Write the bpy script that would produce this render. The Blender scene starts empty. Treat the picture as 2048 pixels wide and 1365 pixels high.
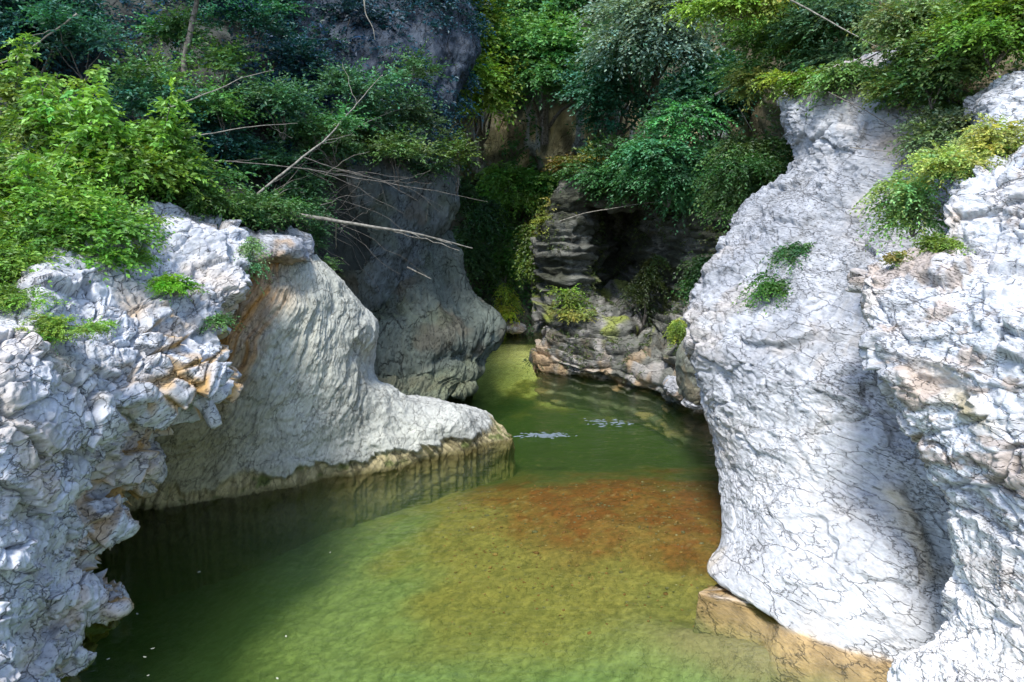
import bpy, math, random
import numpy as np
from math import radians as R
random.seed(7)
rng = np.random.default_rng(11)
S = bpy.context.scene
COL = S.collection
# ------------------------------------------------------------------ camera
CAMZ = 5.0; PITCH = R(10); FPX = 2048 * 28 / 36
cam = bpy.data.cameras.new('camera'); cam.lens = 28; cam.sensor_width = 36
cam.clip_start = 0.05; cam.clip_end = 2000
camo = bpy.data.objects.new('camera', cam); COL.objects.link(camo)
camo.location = (0, 0, CAMZ); camo.rotation_euler = (R(90) - PITCH, 0, 0)
S.camera = camo
# ------------------------------------------------------------------ sky and sun
SUN_EL, SUN_AZ = R(58), R(-160)          # azimuth measured clockwise from +Y
w = bpy.data.worlds.new('World'); S.world = w; w.use_nodes = True
nt = w.node_tree
sky = nt.nodes.new('ShaderNodeTexSky'); sky.sky_type = 'NISHITA'; sky.sun_disc = False
sky.sun_elevation = SUN_EL; sky.sun_rotation = SUN_AZ
bg = nt.nodes['Background']; bg.inputs['Strength'].default_value = 0.15
nt.links.new(sky.outputs[0], bg.inputs[0])
sl = bpy.data.lights.new('sun', 'SUN'); sl.energy = 2.3; sl.angle = R(13); sl.color = (1, 0.95, 0.86)
so = bpy.data.objects.new('sun', sl); COL.objects.link(so)
sd = np.array([math.sin(SUN_AZ) * math.cos(SUN_EL), math.cos(SUN_AZ) * math.cos(SUN_EL), math.sin(SUN_EL)])
import mathutils
so.rotation_euler = mathutils.Vector(sd).to_track_quat('Z', 'Y').to_euler()
S.view_settings.view_transform = 'Standard'; S.view_settings.look = 'None'
S.view_settings.exposure = 1.3; S.view_settings.gamma = 1
S.view_settings.use_curve_mapping = False
S.render.engine = 'CYCLES'
S.cycles.use_denoising = True
S.cycles.max_bounces = 8; S.cycles.transparent_max_bounces = 8; S.cycles.volume_bounces = 1
S.cycles.caustics_reflective = False; S.cycles.caustics_refractive = False

# ------------------------------------------------------------------ helpers
CP, SP = math.cos(PITCH), math.sin(PITCH)
def ray(px, py):
    x = (px - 1024) / FPX; y = -(py - 682.5) / FPX
    return np.array([x, CP + y * SP, -SP + y * CP])
def P(px, py, d):
    r = ray(px, py); t = d / r[1]
    return np.array([0, 0, CAMZ]) + t * r
def W(px, py, z=0.0):
    r = ray(px, py); t = (z - CAMZ) / r[2]
    return np.array([0, 0, CAMZ]) + t * r
def PP(l):
    out = []
    for q in l:
        if isinstance(q, np.ndarray): out.append(q)
        else: out.append(P(*q))
    return np.array(out)

def pix(p):
    q = p - np.array([0, 0, CAMZ]); dd = q[:, 1] * CP - q[:, 2] * SP; u = q[:, 1] * SP + q[:, 2] * CP
    return 1024 + FPX * q[:, 0] / dd, 682.5 - FPX * u / dd
GT = rng.normal(size=(256, 3)); GT /= np.linalg.norm(GT, axis=1)[:, None]
PERM = rng.permutation(256); PERM = np.concatenate([PERM, PERM, PERM])
def _h(ix, iy, iz):
    return PERM[PERM[PERM[ix & 255] + (iy & 255)] + (iz & 255)]
def perlin(p):
    i = np.floor(p).astype(np.int64); f = p - i
    u = f * f * f * (f * (f * 6 - 15) + 10)
    r = 0
    for dx in (0, 1):
        wx = u[:, 0] if dx else 1 - u[:, 0]
        for dy in (0, 1):
            wy = u[:, 1] if dy else 1 - u[:, 1]
            for dz in (0, 1):
                wz = u[:, 2] if dz else 1 - u[:, 2]
                g = GT[_h(i[:, 0] + dx, i[:, 1] + dy, i[:, 2] + dz)]
                dt = g[:, 0] * (f[:, 0] - dx) + g[:, 1] * (f[:, 1] - dy) + g[:, 2] * (f[:, 2] - dz)
                r = r + wx * wy * wz * dt
    return r * 1.5
def fbm(p, o=4, g=0.5, l=2.03):
    a = 1; s = 0
    for k in range(o):
        s = s + a * perlin(p + 17.3 * k); p = p * l; a *= g
    return s
def ridged(p, o=4, g=0.5, l=2.1):
    a = 1; s = 0
    for k in range(o):
        s = s + a * (1 - 2 * np.abs(perlin(p + 9.1 * k))); p = p * l; a *= g
    return s / 2
def hr(a):
    return PERM[a & 255] / 255.0
def worley(p):
    i = np.floor(p).astype(np.int64); n = len(p)
    f1 = np.full(n, 9.0); f2 = np.full(n, 9.0); cid = np.zeros(n); fac = np.zeros(n)
    for dx in (-1, 0, 1):
        for dy in (-1, 0, 1):
            for dz in (-1, 0, 1):
                c = i + np.array([dx, dy, dz])
                h = _h(c[:, 0], c[:, 1], c[:, 2])
                q = c + np.stack([hr(h), hr(h + 57), hr(h + 131)], 1)
                dv_ = p - q; d = np.sqrt((dv_ ** 2).sum(1))
                m = d < f1; fac = np.where(m, (dv_ * GT[(h * 7 + 3) & 255]).sum(1), fac)
                f2 = np.where(m, f1, np.minimum(f2, d))
                cid = np.where(m, hr(h + 199), cid); f1 = np.where(m, d, f1)
    worley.fac = fac
    return f1, f2, cid
def sstep(a, b, x):
    t = np.clip((x - a) / (b - a), 0, 1); return t * t * (3 - 2 * t)

def resample(ctrl, n):
    """Catmull-Rom resample of an (K,3) or (K,M,3) array along axis 0 to n points, chord length parametrised."""
    c = np.asarray(ctrl, float); K = len(c)
    flat = c.reshape(K, -1)
    seg = np.linalg.norm(np.diff(flat, axis=0), axis=1) / math.sqrt(flat.shape[1] / 3) + 1e-6
    t = np.concatenate([[0], np.cumsum(seg)]); t /= t[-1]
    m = np.zeros_like(flat)
    m[1:-1] = (flat[2:] - flat[:-2]) / (t[2:] - t[:-2])[:, None]
    m[0] = (flat[1] - flat[0]) / (t[1] - t[0]); m[-1] = (flat[-1] - flat[-2]) / (t[-1] - t[-2])
    x = np.linspace(0, 1, n); k = np.clip(np.searchsorted(t, x, side='right') - 1, 0, K - 2)
    h = (t[k + 1] - t[k])[:, None]; s = ((x - t[k])[:, None]) / h
    r = ((2 * s**3 - 3 * s**2 + 1) * flat[k] + (s**3 - 2 * s**2 + s) * h * m[k]
         + (-2 * s**3 + 3 * s**2) * flat[k + 1] + (s**3 - s**2) * h * m[k + 1])
    return r.reshape((n,) + c.shape[1:])
def loft(rows, nu, nv):
    g = np.array([resample(PP(r), nu) for r in rows])
    return resample(g, nv)
def gnormals(g):
    du = np.gradient(g, axis=1); dv = np.gradient(g, axis=0)
    n = np.cross(du, dv); n /= np.linalg.norm(n, axis=2)[:, :, None] + 1e-9
    return n
def smooth(g, k=1):
    for _ in range(k):
        q = g.copy(); q[1:-1, 1:-1] = (g[:-2, 1:-1] + g[2:, 1:-1] + g[1:-1, :-2] + g[1:-1, 2:] + 2 * g[1:-1, 1:-1]) / 6; g = q
    return g
def new_mesh(name, v, f, mat, col=None, parent=None, smooth_=True):
    v = np.asarray(v, np.float32); f = np.asarray(f, np.int32)
    me = bpy.data.meshes.new(name); k = f.shape[1]
    me.vertices.add(len(v)); me.vertices.foreach_set('co', v.ravel())
    me.loops.add(f.size); me.loops.foreach_set('vertex_index', f.ravel())
    me.polygons.add(len(f)); me.polygons.foreach_set('loop_start', np.arange(0, f.size, k, dtype=np.int32))
    me.polygons.foreach_set('use_smooth', np.full(len(f), smooth_))
    me.update(calc_edges=True)
    if col is not None:
        a = me.color_attributes.new('Col', 'FLOAT_COLOR', 'POINT')
        a.data.foreach_set('color', np.concatenate([col, np.ones((len(col), 1))], 1).astype(np.float32).ravel())
    me.materials.append(mat)
    o = bpy.data.objects.new(name, me); COL.objects.link(o)
    if parent: o.parent = parent
    return o
def tag(o, label=None, cat=None, group=None, kind=None):
    if label: o['label'] = label
    if cat: o['category'] = cat
    if group: o['group'] = group
    if kind: o['kind'] = kind
    return o
def empty(name, loc, label, cat, group=None):
    o = bpy.data.objects.new(name, None); COL.objects.link(o); o.location = [float(x) for x in loc]
    o.empty_display_size = .1
    return tag(o, label, cat, group)
def grid_faces(nv, nu):
    i = np.arange(nv - 1)[:, None] * nu + np.arange(nu - 1)[None, :]
    i = i.ravel(); return np.stack([i, i + 1, i + nu + 1, i + nu], 1)
def shell(g, depth=0.0):
    """grid -> vertices, faces"""
    nv, nu = g.shape[:2]
    return g.reshape(-1, 3), grid_faces(nv, nu)

# ------------------------------------------------------------------ materials
def mat(name):
    m = bpy.data.materials.new(name); m.use_nodes = True
    t = m.node_tree; t.nodes.clear(); return m, t
def N(t, typ, **kw):
    n = t.nodes.new(typ)
    for k, v in kw.items():
        if k in n.inputs.keys() if hasattr(n.inputs, 'keys') else False: n.inputs[k].default_value = v
        else: setattr(n, k, v)
    return n
def rock_mat(name, scale=9.0, bump=0.035, rough=0.85, stretch=(1, 1, 1), crack=0.6, wet=0.0, rot=(0, 0, 0), dark=.45, pt=.34):
    m, t = mat(name); L = t.links.new
    out = N(t, 'ShaderNodeOutputMaterial'); b = N(t, 'ShaderNodeBsdfPrincipled')
    b.inputs['Roughness'].default_value = rough; b.inputs['Specular IOR Level'].default_value = 0.3 + wet
    at = N(t, 'ShaderNodeVertexColor', layer_name='Col')
    geo = N(t, 'ShaderNodeNewGeometry'); r0 = N(t, 'ShaderNodeMapping'); r0.inputs['Rotation'].default_value = rot
    mp = N(t, 'ShaderNodeMapping'); mp.inputs['Scale'].default_value = stretch
    L(geo.outputs['Position'], r0.inputs[0]); L(r0.outputs[0], mp.inputs[0])
    def noise(sc, det, ro, src=mp, dist=0):
        n = N(t, 'ShaderNodeTexNoise'); n.inputs['Scale'].default_value = sc; n.inputs['Detail'].default_value = det; n.inputs['Roughness'].default_value = ro; n.inputs['Distortion'].default_value = dist
        L(src.outputs[0], n.inputs['Vector']); return n
    def mr(src, a0, a1, b0, b1):
        n = N(t, 'ShaderNodeMapRange'); n.interpolation_type = 'SMOOTHSTEP'
        for k, v in zip(('From Min', 'From Max', 'To Min', 'To Max'), (a0, a1, b0, b1)): n.inputs[k].default_value = v
        L(src, n.inputs[0]); return n.outputs[0]
    def ma(op, a, b_, c=None):
        n = N(t, 'ShaderNodeMath', operation=op)
        for k, x in enumerate((a, b_, c)):
            if x is None: continue
            if isinstance(x, (int, float)): n.inputs[k].default_value = x
            else: L(x, n.inputs[k])
        return n.outputs[0]
    def line(sc, w_, dist):
        n = noise(sc, 2, .42, mp, dist); d = ma('ABSOLUTE', ma('SUBTRACT', n.outputs[0], .5), 0)
        return mr(d, 0, w_, 0, 1)
    wn = noise(scale * .5, 3, .6); ws = N(t, 'ShaderNodeVectorMath', operation='SCALE'); ws.inputs['Scale'].default_value = .28
    L(wn.outputs['Color'], ws.inputs[0]); wa = N(t, 'ShaderNodeVectorMath', operation='ADD'); L(mp.outputs[0], wa.inputs[0]); L(ws.outputs[0], wa.inputs[1])
    def joint(sc, w_, g0, seed):
        v = N(t, 'ShaderNodeTexVoronoi', feature='DISTANCE_TO_EDGE'); v.inputs['Scale'].default_value = sc; L(wa.outputs[0], v.inputs['Vector'])
        g = noise(sc * .9 + seed, 2, .5, r0)
        return ma('MAXIMUM', mr(v.outputs['Distance'], 0, w_, 0, 1), mr(g.outputs[0], g0, g0 + .06, 0, 1))
    l0 = joint(scale * .09, .012, .52, .1); l1 = joint(scale * .24, .02, .465, .23); l2 = joint(scale * .6, .035, .405, .41)
    big = noise(scale * .12, 2, .5, r0); gate = mr(big.outputs[0], .42, .56, 0, 1)
    lines = ma('MULTIPLY', l0, ma('MULTIPLY', l1, l2))                       # 0 on a crack
    n1 = noise(scale, 6, .6); n2 = noise(scale * 2.3, 3, .55)
    pits = mr(n2.outputs[0], pt, pt + .09, 1 - dark, 1)
    big3 = noise(scale * .085, 3, .55, r0); rg = mr(big3.outputs[0], .40, .54, .1, .92); pits = ma('MAXIMUM', pits, rg)
    tone = mr(n1.outputs[0], .3, .7, .8, 1.12)
    cm = mr(lines, 0, 1, 1 - crack, 1)
    mu = ma('MULTIPLY', ma('MULTIPLY', tone, pits), cm)
    vm = N(t, 'ShaderNodeVectorMath', operation='SCALE'); L(at.outputs[0], vm.inputs[0]); L(mu, vm.inputs['Scale'])
    L(vm.outputs[0], b.inputs['Base Color'])
    h = ma('MULTIPLY_ADD', lines, .5, ma('MULTIPLY_ADD', pits, .2, ma('MULTIPLY', n1.outputs[0], .6)))
    bp = N(t, 'ShaderNodeBump'); bp.inputs['Strength'].default_value = 1; bp.inputs['Distance'].default_value = bump
    L(h, bp.inputs['Height']); L(bp.outputs[0], b.inputs['Normal'])
    L(b.outputs[0], out.inputs[0]); return m
M_PALE = rock_mat('pale_limestone', 8, .032, crack=.42, stretch=(1, 1, 3.0), rot=(0, R(-20), 0), dark=.55, pt=.375)
M_LEFT = rock_mat('fractured_limestone', 8, .035, crack=.5, stretch=(1, 1, 2.0), rot=(0, R(35), 0), dark=.45, pt=.355)
M_FLUTE = rock_mat('fluted_limestone', 10, .022, crack=.45, stretch=(2.4, 1.4, 1), rot=(0, R(-28), 0), dark=.35)
M_DARKR = rock_mat('shaded_limestone', 7, .06, crack=.6, dark=.5, pt=.37, stretch=(1.8, 1, .8), rot=(0, R(-20), 0))
M_STRATA = rock_mat('layered_rock', 7, .06, stretch=(1, 1, 4), crack=.75, wet=.1)
M_SOIL = rock_mat('forest_soil', 5, .08, crack=.2)

def leaf_mat(name, trans=.35):
    m, t = mat(name); L = t.links.new
    out = N(t, 'ShaderNodeOutputMaterial'); at = N(t, 'ShaderNodeVertexColor', layer_name='Col')
    d = N(t, 'ShaderNodeBsdfDiffuse'); tr = N(t, 'ShaderNodeBsdfTranslucent'); gl = N(t, 'ShaderNodeBsdfGlossy'); gl.inputs['Roughness'].default_value = .5
    gl.inputs['Color'].default_value = (.8, .85, .9, 1)
    hs = N(t, 'ShaderNodeVectorMath', operation='MULTIPLY'); hs.inputs[1].default_value = (1.35, 1.25, .55)
    L(at.outputs[0], d.inputs[0]); L(at.outputs[0], hs.inputs[0]); L(hs.outputs[0], tr.inputs[0])
    m1 = N(t, 'ShaderNodeMixShader'); m1.inputs[0].default_value = trans; L(d.outputs[0], m1.inputs[1]); L(tr.outputs[0], m1.inputs[2])
    m2 = N(t, 'ShaderNodeMixShader'); m2.inputs[0].default_value = .035; L(m1.outputs[0], m2.inputs[1]); L(gl.outputs[0], m2.inputs[2])
    L(m2.outputs[0], out.inputs[0]); return m
M_LEAF = leaf_mat('leaf')
def bark_mat(name, c1, c2):
    m, t = mat(name); L = t.links.new
    out = N(t, 'ShaderNodeOutputMaterial'); b = N(t, 'ShaderNodeBsdfPrincipled'); b.inputs['Roughness'].default_value = .85
    geo = N(t, 'ShaderNodeNewGeometry'); n = N(t, 'ShaderNodeTexNoise'); n.inputs['Scale'].default_value = 14; n.inputs['Detail'].default_value = 6
    L(geo.outputs['Position'], n.inputs['Vector'])
    cr = N(t, 'ShaderNodeValToRGB'); cr.color_ramp.elements[0].position = .35; cr.color_ramp.elements[1].position = .65
    cr.color_ramp.elements[0].color = (*c1, 1); cr.color_ramp.elements[1].color = (*c2, 1)
    L(n.outputs[0], cr.inputs[0]); L(cr.outputs[0], b.inputs['Base Color'])
    bp = N(t, 'ShaderNodeBump'); bp.inputs['Distance'].default_value = .01; L(n.outputs[0], bp.inputs['Height']); L(bp.outputs[0], b.inputs['Normal'])
    L(b.outputs[0], out.inputs[0]); return m
M_BARK = bark_mat('bark', (.06, .05, .045), (.2, .18, .16))
M_DEAD = bark_mat('dead_wood', (.1, .095, .08), (.26, .245, .21))
M_TWIG = bark_mat('dry_twig', (.09, .08, .07), (.22, .2, .17))

# ------------------------------------------------------------------ rock building
GREY = np.array([.47, .49, .535]); OCHRE = np.array([.42, .25, .09]); LICH = np.array([.16, .165, .17]); MOSS = np.array([.1, .15, .03])
def mixc(c, col, m):
    m = np.clip(m, 0, 1)[:, None]; return c * (1 - m) + np.asarray(col) * m
def rock(name, label, rows, nu, nv, material, fn, cat='rock', parent=None, transpose=False, pre=None, flip=False):
    g = loft(rows, nu, nv)
    if transpose: g = np.swapaxes(g, 0, 1).copy()
    if pre: g = pre(g)
    n = gnormals(smooth(g, 6))
    c = (g - np.array([0, 0, CAMZ])); s = np.sign((n * c).sum(2).mean())   # face the camera side
    if s > 0: n = -n
    nv_, nu_ = g.shape[:2]
    vv, uu = np.meshgrid(np.linspace(0, 1, nv_), np.linspace(0, 1, nu_), indexing='ij')
    p = g.reshape(-1, 3); nn = n.reshape(-1, 3)
    disp, col = fn(p, nn, uu.ravel(), vv.ravel())
    q = p + (nn * disp[:, None] if disp.ndim == 1 else disp)
    f = grid_faces(nv_, nu_)
    if s > 0: f = f[:, ::-1]
    o = new_mesh(name, q, f, material, col, parent)
    if label: tag(o, label, cat)
    o_grid[name + str(len(o_grid))] = q.reshape(nv_, nu_, 3)
    return o
o_grid = {}

def blocks(p, sc, warp=.25, an=(1, 1, 1), tilt=0.0):
    q = p * np.array(an)
    if tilt:
        ct, st = math.cos(tilt), math.sin(tilt)
        q = np.stack([q[:, 0] * ct + q[:, 2] * st, q[:, 1], -q[:, 0] * st + q[:, 2] * ct], 1)
    wq = q + warp * np.stack([fbm(p * 1.3 + 3, 3), fbm(p * 1.3 + 31, 3), fbm(p * 1.3 + 77, 3)], 1) / sc * 1.0
    f1, f2, c = worley(wq * sc)
    e = f2 - f1
    return e, c + .8 * worley.fac

def pale_fn(big=.35, amp=.10, tint=1.0, ochre=0.0, tilt=.5, an=(1, 1, 1.5), lich=.3, fine=.03, shear=0.0, base=GREY):
    def fn(p, n, u, v):
        warpd = p * np.array(an) + .5 * fbm(p * .8, 2)[:, None]
        e1, c1 = blocks(p, 1.1, .35, an, tilt)
        e2, c2 = blocks(p + 9, 2.7, .3, an, tilt)
        e3, c3 = blocks(p + 19, 7.0, .3, an, tilt + .2)
        lo = fbm(p * .55, 3)
        ct, st = math.cos(tilt), math.sin(tilt)
        q = np.stack([p[:, 0] * ct + p[:, 2] * st, p[:, 1], -p[:, 0] * st + p[:, 2] * ct], 1)
        wob = fbm(p * 1.1 + 5, 3)
        ly = ridged(np.stack([q[:, 0] * .9, q[:, 1] * .9, q[:, 2] * 5 + wob * 1.6], 1), 4)
        d = lo * big + amp * (c1 - .5) * sstep(0, .09, e1) * 1.5 + amp * .36 * (c2 - .5) * sstep(0, .16, e2)
        d += -amp * .5 * (1 - sstep(0, .07, e1)) - amp * .25 * (1 - sstep(0, .09, e2))
        d += amp * .22 * (c3 - .5) * sstep(0, .2, e3) + (np.clip(ly, -1, 1) ** 3) * fine * 2.2 + fbm(p * 6, 4, .6) * fine * .3
        col = np.tile(base * tint, (len(p), 1))
        col = col * (1 + .26 * fbm(p * 1.3 + 40, 5, .6)[:, None])
        col = mixc(col, LICH * 1.3, sstep(-.1, -.75, ly) * .4 * sstep(-.3, .2, fbm(p * .7 + 12, 2)))
        warm = sstep(.1, .55, fbm(p * .9 + 60, 4))
        col = mixc(col, np.array([.5, .43, .36]) * tint, warm * .55)
        cr = np.maximum(1 - sstep(0, .035, e1), .8 * (1 - sstep(0, .045, e2))) * sstep(-.25, .15, fbm(p * .9 + 55, 3))
        col = mixc(col, LICH * .6, cr * .75)
        l = sstep(.12, .5, fbm(p * 3.1 + 80, 5, .65)) * lich
        col = mixc(col, LICH * 1.5, l)
        if ochre:
            oc = sstep(.15, .45, fbm(p * 1.4 + 90, 4)) * ochre
            oc = np.maximum(oc, ochre * .9 * sstep(-.1, .5, -n[:, 2]) * sstep(0, .3, fbm(p * 2, 3) + .2))
            col = mixc(col, OCHRE, oc)
        under = sstep(.02, -.15, p[:, 2])
        col = mixc(col, [.5, .38, .2], under)
        return d, col
    return fn

# ============================================================= SETTING
# ---- river bed
def riverbed():
    nx, ny = 460, 560
    xs = np.linspace(-16, 16, nx); ys = np.linspace(3, 40, ny)
    X, Y = np.meshgrid(xs, ys); p = np.stack([X.ravel(), Y.ravel(), np.zeros(X.size)], 1)
    def blob(cx, cy, rx, ry, a=0):
        ca, sa = math.cos(a), math.sin(a); dx, dy = p[:, 0] - cx, p[:, 1] - cy
        return np.exp(-(((dx * ca + dy * sa) / rx) ** 2 + ((-dx * sa + dy * ca) / ry) ** 2))
    bar = W(1290, 945); o2 = W(1120, 1080); far = W(1030, 690); o3 = W(1150, 1330); dl = W(150, 1120)
    dl2 = W(560, 1120); up2 = W(1150, 830)
    bm = np.clip(blob(bar[0] + .4, bar[1] - .6, 5.5, 3.6, -.12) * 1.1, 0, 1)
    depth = 1.15 - .62 * bm + .7 * blob(dl[0] - 1, dl[1] - .5, 3.2, 7.0) - .85 * blob(far[0], far[1] + 1, 4.0, 4.0)
    fb = blob(3.05, 8.75, 1.9, .62, -.75); depth = depth * (1 - fb) + .34 * fb
    depth = np.clip(depth, .25, 6)
    z = -depth + .05 * fbm(p * .9, 4) + .02 * fbm(p * 5, 3)
    f1, f2, c = worley(p * np.array([12, 12, 1]) + .3 * fbm(p * 2, 2)[:, None])
    z += .03 * (1 - sstep(0, .55, f1)) * c
    p[:, 2] = z
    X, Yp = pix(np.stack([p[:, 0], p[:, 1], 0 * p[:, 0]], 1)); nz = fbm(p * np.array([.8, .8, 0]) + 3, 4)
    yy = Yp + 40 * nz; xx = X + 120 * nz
    col = np.tile(np.array([.36, .43, .19]), (len(p), 1)) * (1 + .16 * fbm(p * 7, 4)[:, None])
    gold = sstep(700, 900, xx) * sstep(1270, 1080, yy)
    col = mixc(col, [.44, .3, .07], gold * .75)
    redm = sstep(900, 1080, xx - (yy - 950) * 1.2) * sstep(865, 905, yy) * sstep(1090, 990, yy)
    col = mixc(col, [.34, .1, .025], redm * (.72 + .4 * sstep(-.3, .3, fbm(p * 2.2 + 7, 4))))
    col = mixc(col, [.08, .12, .04], sstep(915, 860, yy) * sstep(725, 760, yy))       # channel: dark of the deep water put into the bed colour
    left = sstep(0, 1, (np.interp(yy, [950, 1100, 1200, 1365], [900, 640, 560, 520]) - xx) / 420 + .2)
    col = mixc(col, [.03, .07, .035], left * .47)  # left side: darkness of the deep pool painted onto the bed
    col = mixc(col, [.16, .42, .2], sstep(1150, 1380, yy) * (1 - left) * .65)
    col = mixc(col, [.85, .82, .38], sstep(738, 724, yy))  # far pool: sunlight on the water painted into the bed colour
    col = col * (.72 + .56 * c)[:, None]
    col = mixc(col, [.5, .4, .22], (c > .95) * (f1 < .4) * sstep(1080, 980, yy) * .6)
    col = mixc(col, np.array([.42, .33, .17]), sstep(.25, .85, fb + .25 * nz) * .8)
    col = np.clip(col * np.interp(Yp, [720, 745, 880, 930], [1.15, .42, .42, .62])[:, None], 0, 1)  # far sunlight and dark channel water also scaled into the bed
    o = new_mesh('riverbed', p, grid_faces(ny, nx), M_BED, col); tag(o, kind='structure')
M_BED = rock_mat('river_gravel', 16, .012, crack=.1, dark=.35)
riverbed()
# one big ground sheet out to the horizon, under everything
gx = np.linspace(-400, 400, 60); GX, GY = np.meshgrid(gx, gx)
gp = np.stack([GX.ravel(), GY.ravel(), np.full(GX.size, -6.5)], 1); gp[:, 2] += fbm(gp * .03, 3) * .8
tag(new_mesh('ground', gp, grid_faces(60, 60), M_SOIL, np.tile([.12, .12, .06], (3600, 1))), kind='structure')

# ---- water
def water():
    nx, ny = 420, 560
    xs = np.linspace(-15.5, 15.5, nx); ys = np.linspace(3.5, 39, ny)
    X, Y = np.meshgrid(xs, ys); p = np.stack([X.ravel(), Y.ravel(), np.zeros(X.size)], 1)
    z = .006 * fbm(p * np.array([1.2, 2.6, 1]), 3)
    def rif(px, py, rx, ry, amp, fr):
        c = W(px, py); m = np.exp(-((p[:, 0] - c[0]) / rx) ** 2 - ((p[:, 1] - c[1]) / ry) ** 2)
        return amp * m * (ridged(p * np.array([fr, fr * 1.7, 1]) + 3, 3))
    z += rif(1085, 872, .55, .35, .08, 5) + rif(1215, 848, .8, .3, .045, 6) + rif(1385, 800, .9, .8, .05, 5) + rif(1250, 830, 2.2, 1.6, .012, 3) + rif(1000, 700, 3, 3, .004, 4)
    p[:, 2] = z
    n = len(p); b = p.copy(); b[:, 2] = -7.5
    f = grid_faces(ny, nx); idx = np.arange(n).reshape(ny, nx)
    ring = np.concatenate([idx[0, :], idx[1:, -1], idx[-1, -2::-1], idx[-2:0:-1, 0]])
    r2 = np.roll(ring, -1); bn = np.arange(len(ring)) + n; b2 = np.roll(bn, -1)
    bv = p[ring].copy(); bv[:, 2] = -7.0
    side = np.stack([ring, bn, b2, r2], 1)
    # bottom as one fan of quads
    v = np.concatenate([p, bv, [[0, 20, -7.0]]]); cidx = len(v) - 1
    fan = np.stack([bn, np.full(len(bn), cidx), b2, b2], 1)
    me = bpy.data.meshes.new('water')
    faces = f.tolist() + side.tolist() + [[a, c, b_] for a, c, b_, _ in fan.tolist()]
    me.from_pydata(v.tolist(), [], faces); me.update()
    me.polygons.foreach_set('use_smooth', np.ones(len(me.polygons), bool))
    m, t = mat('river_water'); L = t.links.new
    out = N(t, 'ShaderNodeOutputMaterial'); tr = N(t, 'ShaderNodeBsdfTransparent'); gl = N(t, 'ShaderNodeBsdfGlossy'); gl.inputs['Roughness'].default_value = .03
    fr = N(t, 'ShaderNodeFresnel'); fr.inputs['IOR'].default_value = 1.33
    mx = N(t, 'ShaderNodeMixShader'); geo = N(t, 'ShaderNodeNewGeometry'); mp = N(t, 'ShaderNodeMapping'); mp.inputs['Scale'].default_value = (1, 2.2, 1)
    n1 = N(t, 'ShaderNodeTexNoise'); n1.inputs['Scale'].default_value = 4.5; n1.inputs['Detail'].default_value = 4
    L(geo.outputs['Position'], mp.inputs[0]); L(mp.outputs[0], n1.inputs['Vector'])
    bp = N(t, 'ShaderNodeBump'); bp.inputs['Distance'].default_value = .022; bp.inputs['Strength'].default_value = .8
    L(n1.outputs[0], bp.inputs['Height']); L(bp.outputs[0], gl.inputs['Normal']); L(bp.outputs[0], fr.inputs['Normal'])
    L(fr.outputs[0], mx.inputs[0]); L(tr.outputs[0], mx.inputs[1]); L(gl.outputs[0], mx.inputs[2]); L(mx.outputs[0], out.inputs['Surface'])
    ab = N(t, 'ShaderNodeVolumeAbsorption'); ab.inputs['Color'].default_value = (.42, .62, .1, 1); ab.inputs['Density'].default_value = .36
    sc = N(t, 'ShaderNodeVolumeScatter'); sc.inputs['Color'].default_value = (.4, .8, .25, 1); sc.inputs['Density'].default_value = .055
    ad = N(t, 'ShaderNodeAddShader'); L(ab.outputs[0], ad.inputs[0]); L(sc.outputs[0], ad.inputs[1]); L(ad.outputs[0], out.inputs['Volume'])
    me.materials.append(m)
    o = bpy.data.objects.new('water', me); COL.objects.link(o); tag(o, kind='structure')
water()

# ---- hillsides (terrain)
def terr_fn(base, amp=.35):
    def fn(p, n, u, v):
        col = np.tile(np.array(base), (len(p), 1)) * (1 + .5 * fbm(p * 1.5, 4)[:, None])
        return amp * fbm(p * .5, 4) + .05 * fbm(p * 3, 3), np.clip(col, .005, 1)
    return fn
def terrain(name, rows, nu, nv, base, amp=.35):
    o = rock(name, None, rows, nu, nv, M_SOIL, terr_fn(base, amp)); tag(o, kind='structure'); return o
LEFT_ROWS = [
    [(-1100, 700, 8), (-500, 640, 9), (0, 600, 10.4), (250, 500, 12.5), (480, 485, 14.2), (610, 500, 16), (700, 540, 19), (780, 480, 22)],
    [(-1100, 450, 9), (-500, 450, 11), (0, 430, 12.6), (250, 420, 14.2), (450, 400, 15.8), (600, 400, 17.8), (720, 380, 20), (840, 350, 22.8)],
    [(-1200, 200, 12), (-500, 250, 13), (0, 270, 15), (250, 260, 16.5), (450, 250, 18), (600, 240, 19.5), (740, 240, 21.5), (860, 240, 23.6)],
    [(-1300, 0, 15), (-500, 60, 16), (0, 90, 17.5), (250, 90, 19), (450, 90, 20), (620, 90, 21.5), (780, 90, 23), (915, 95, 24.6)],
    [(-1300, -250, 18), (-500, -220, 19), (0, -180, 20.5), (250, -160, 21.5), (450, -150, 22.5), (620, -140, 23.5), (780, -120, 24.5), (920, -100, 26)],
    [(-1400, -600, 24), (-500, -520, 25), (0, -480, 26), (250, -460, 27), (450, -450, 28), (620, -430, 28.5), (780, -420, 29), (900, -400, 31)]]
terrain('hillside', LEFT_ROWS, 200, 200, [.035, .04, .035])
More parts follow.
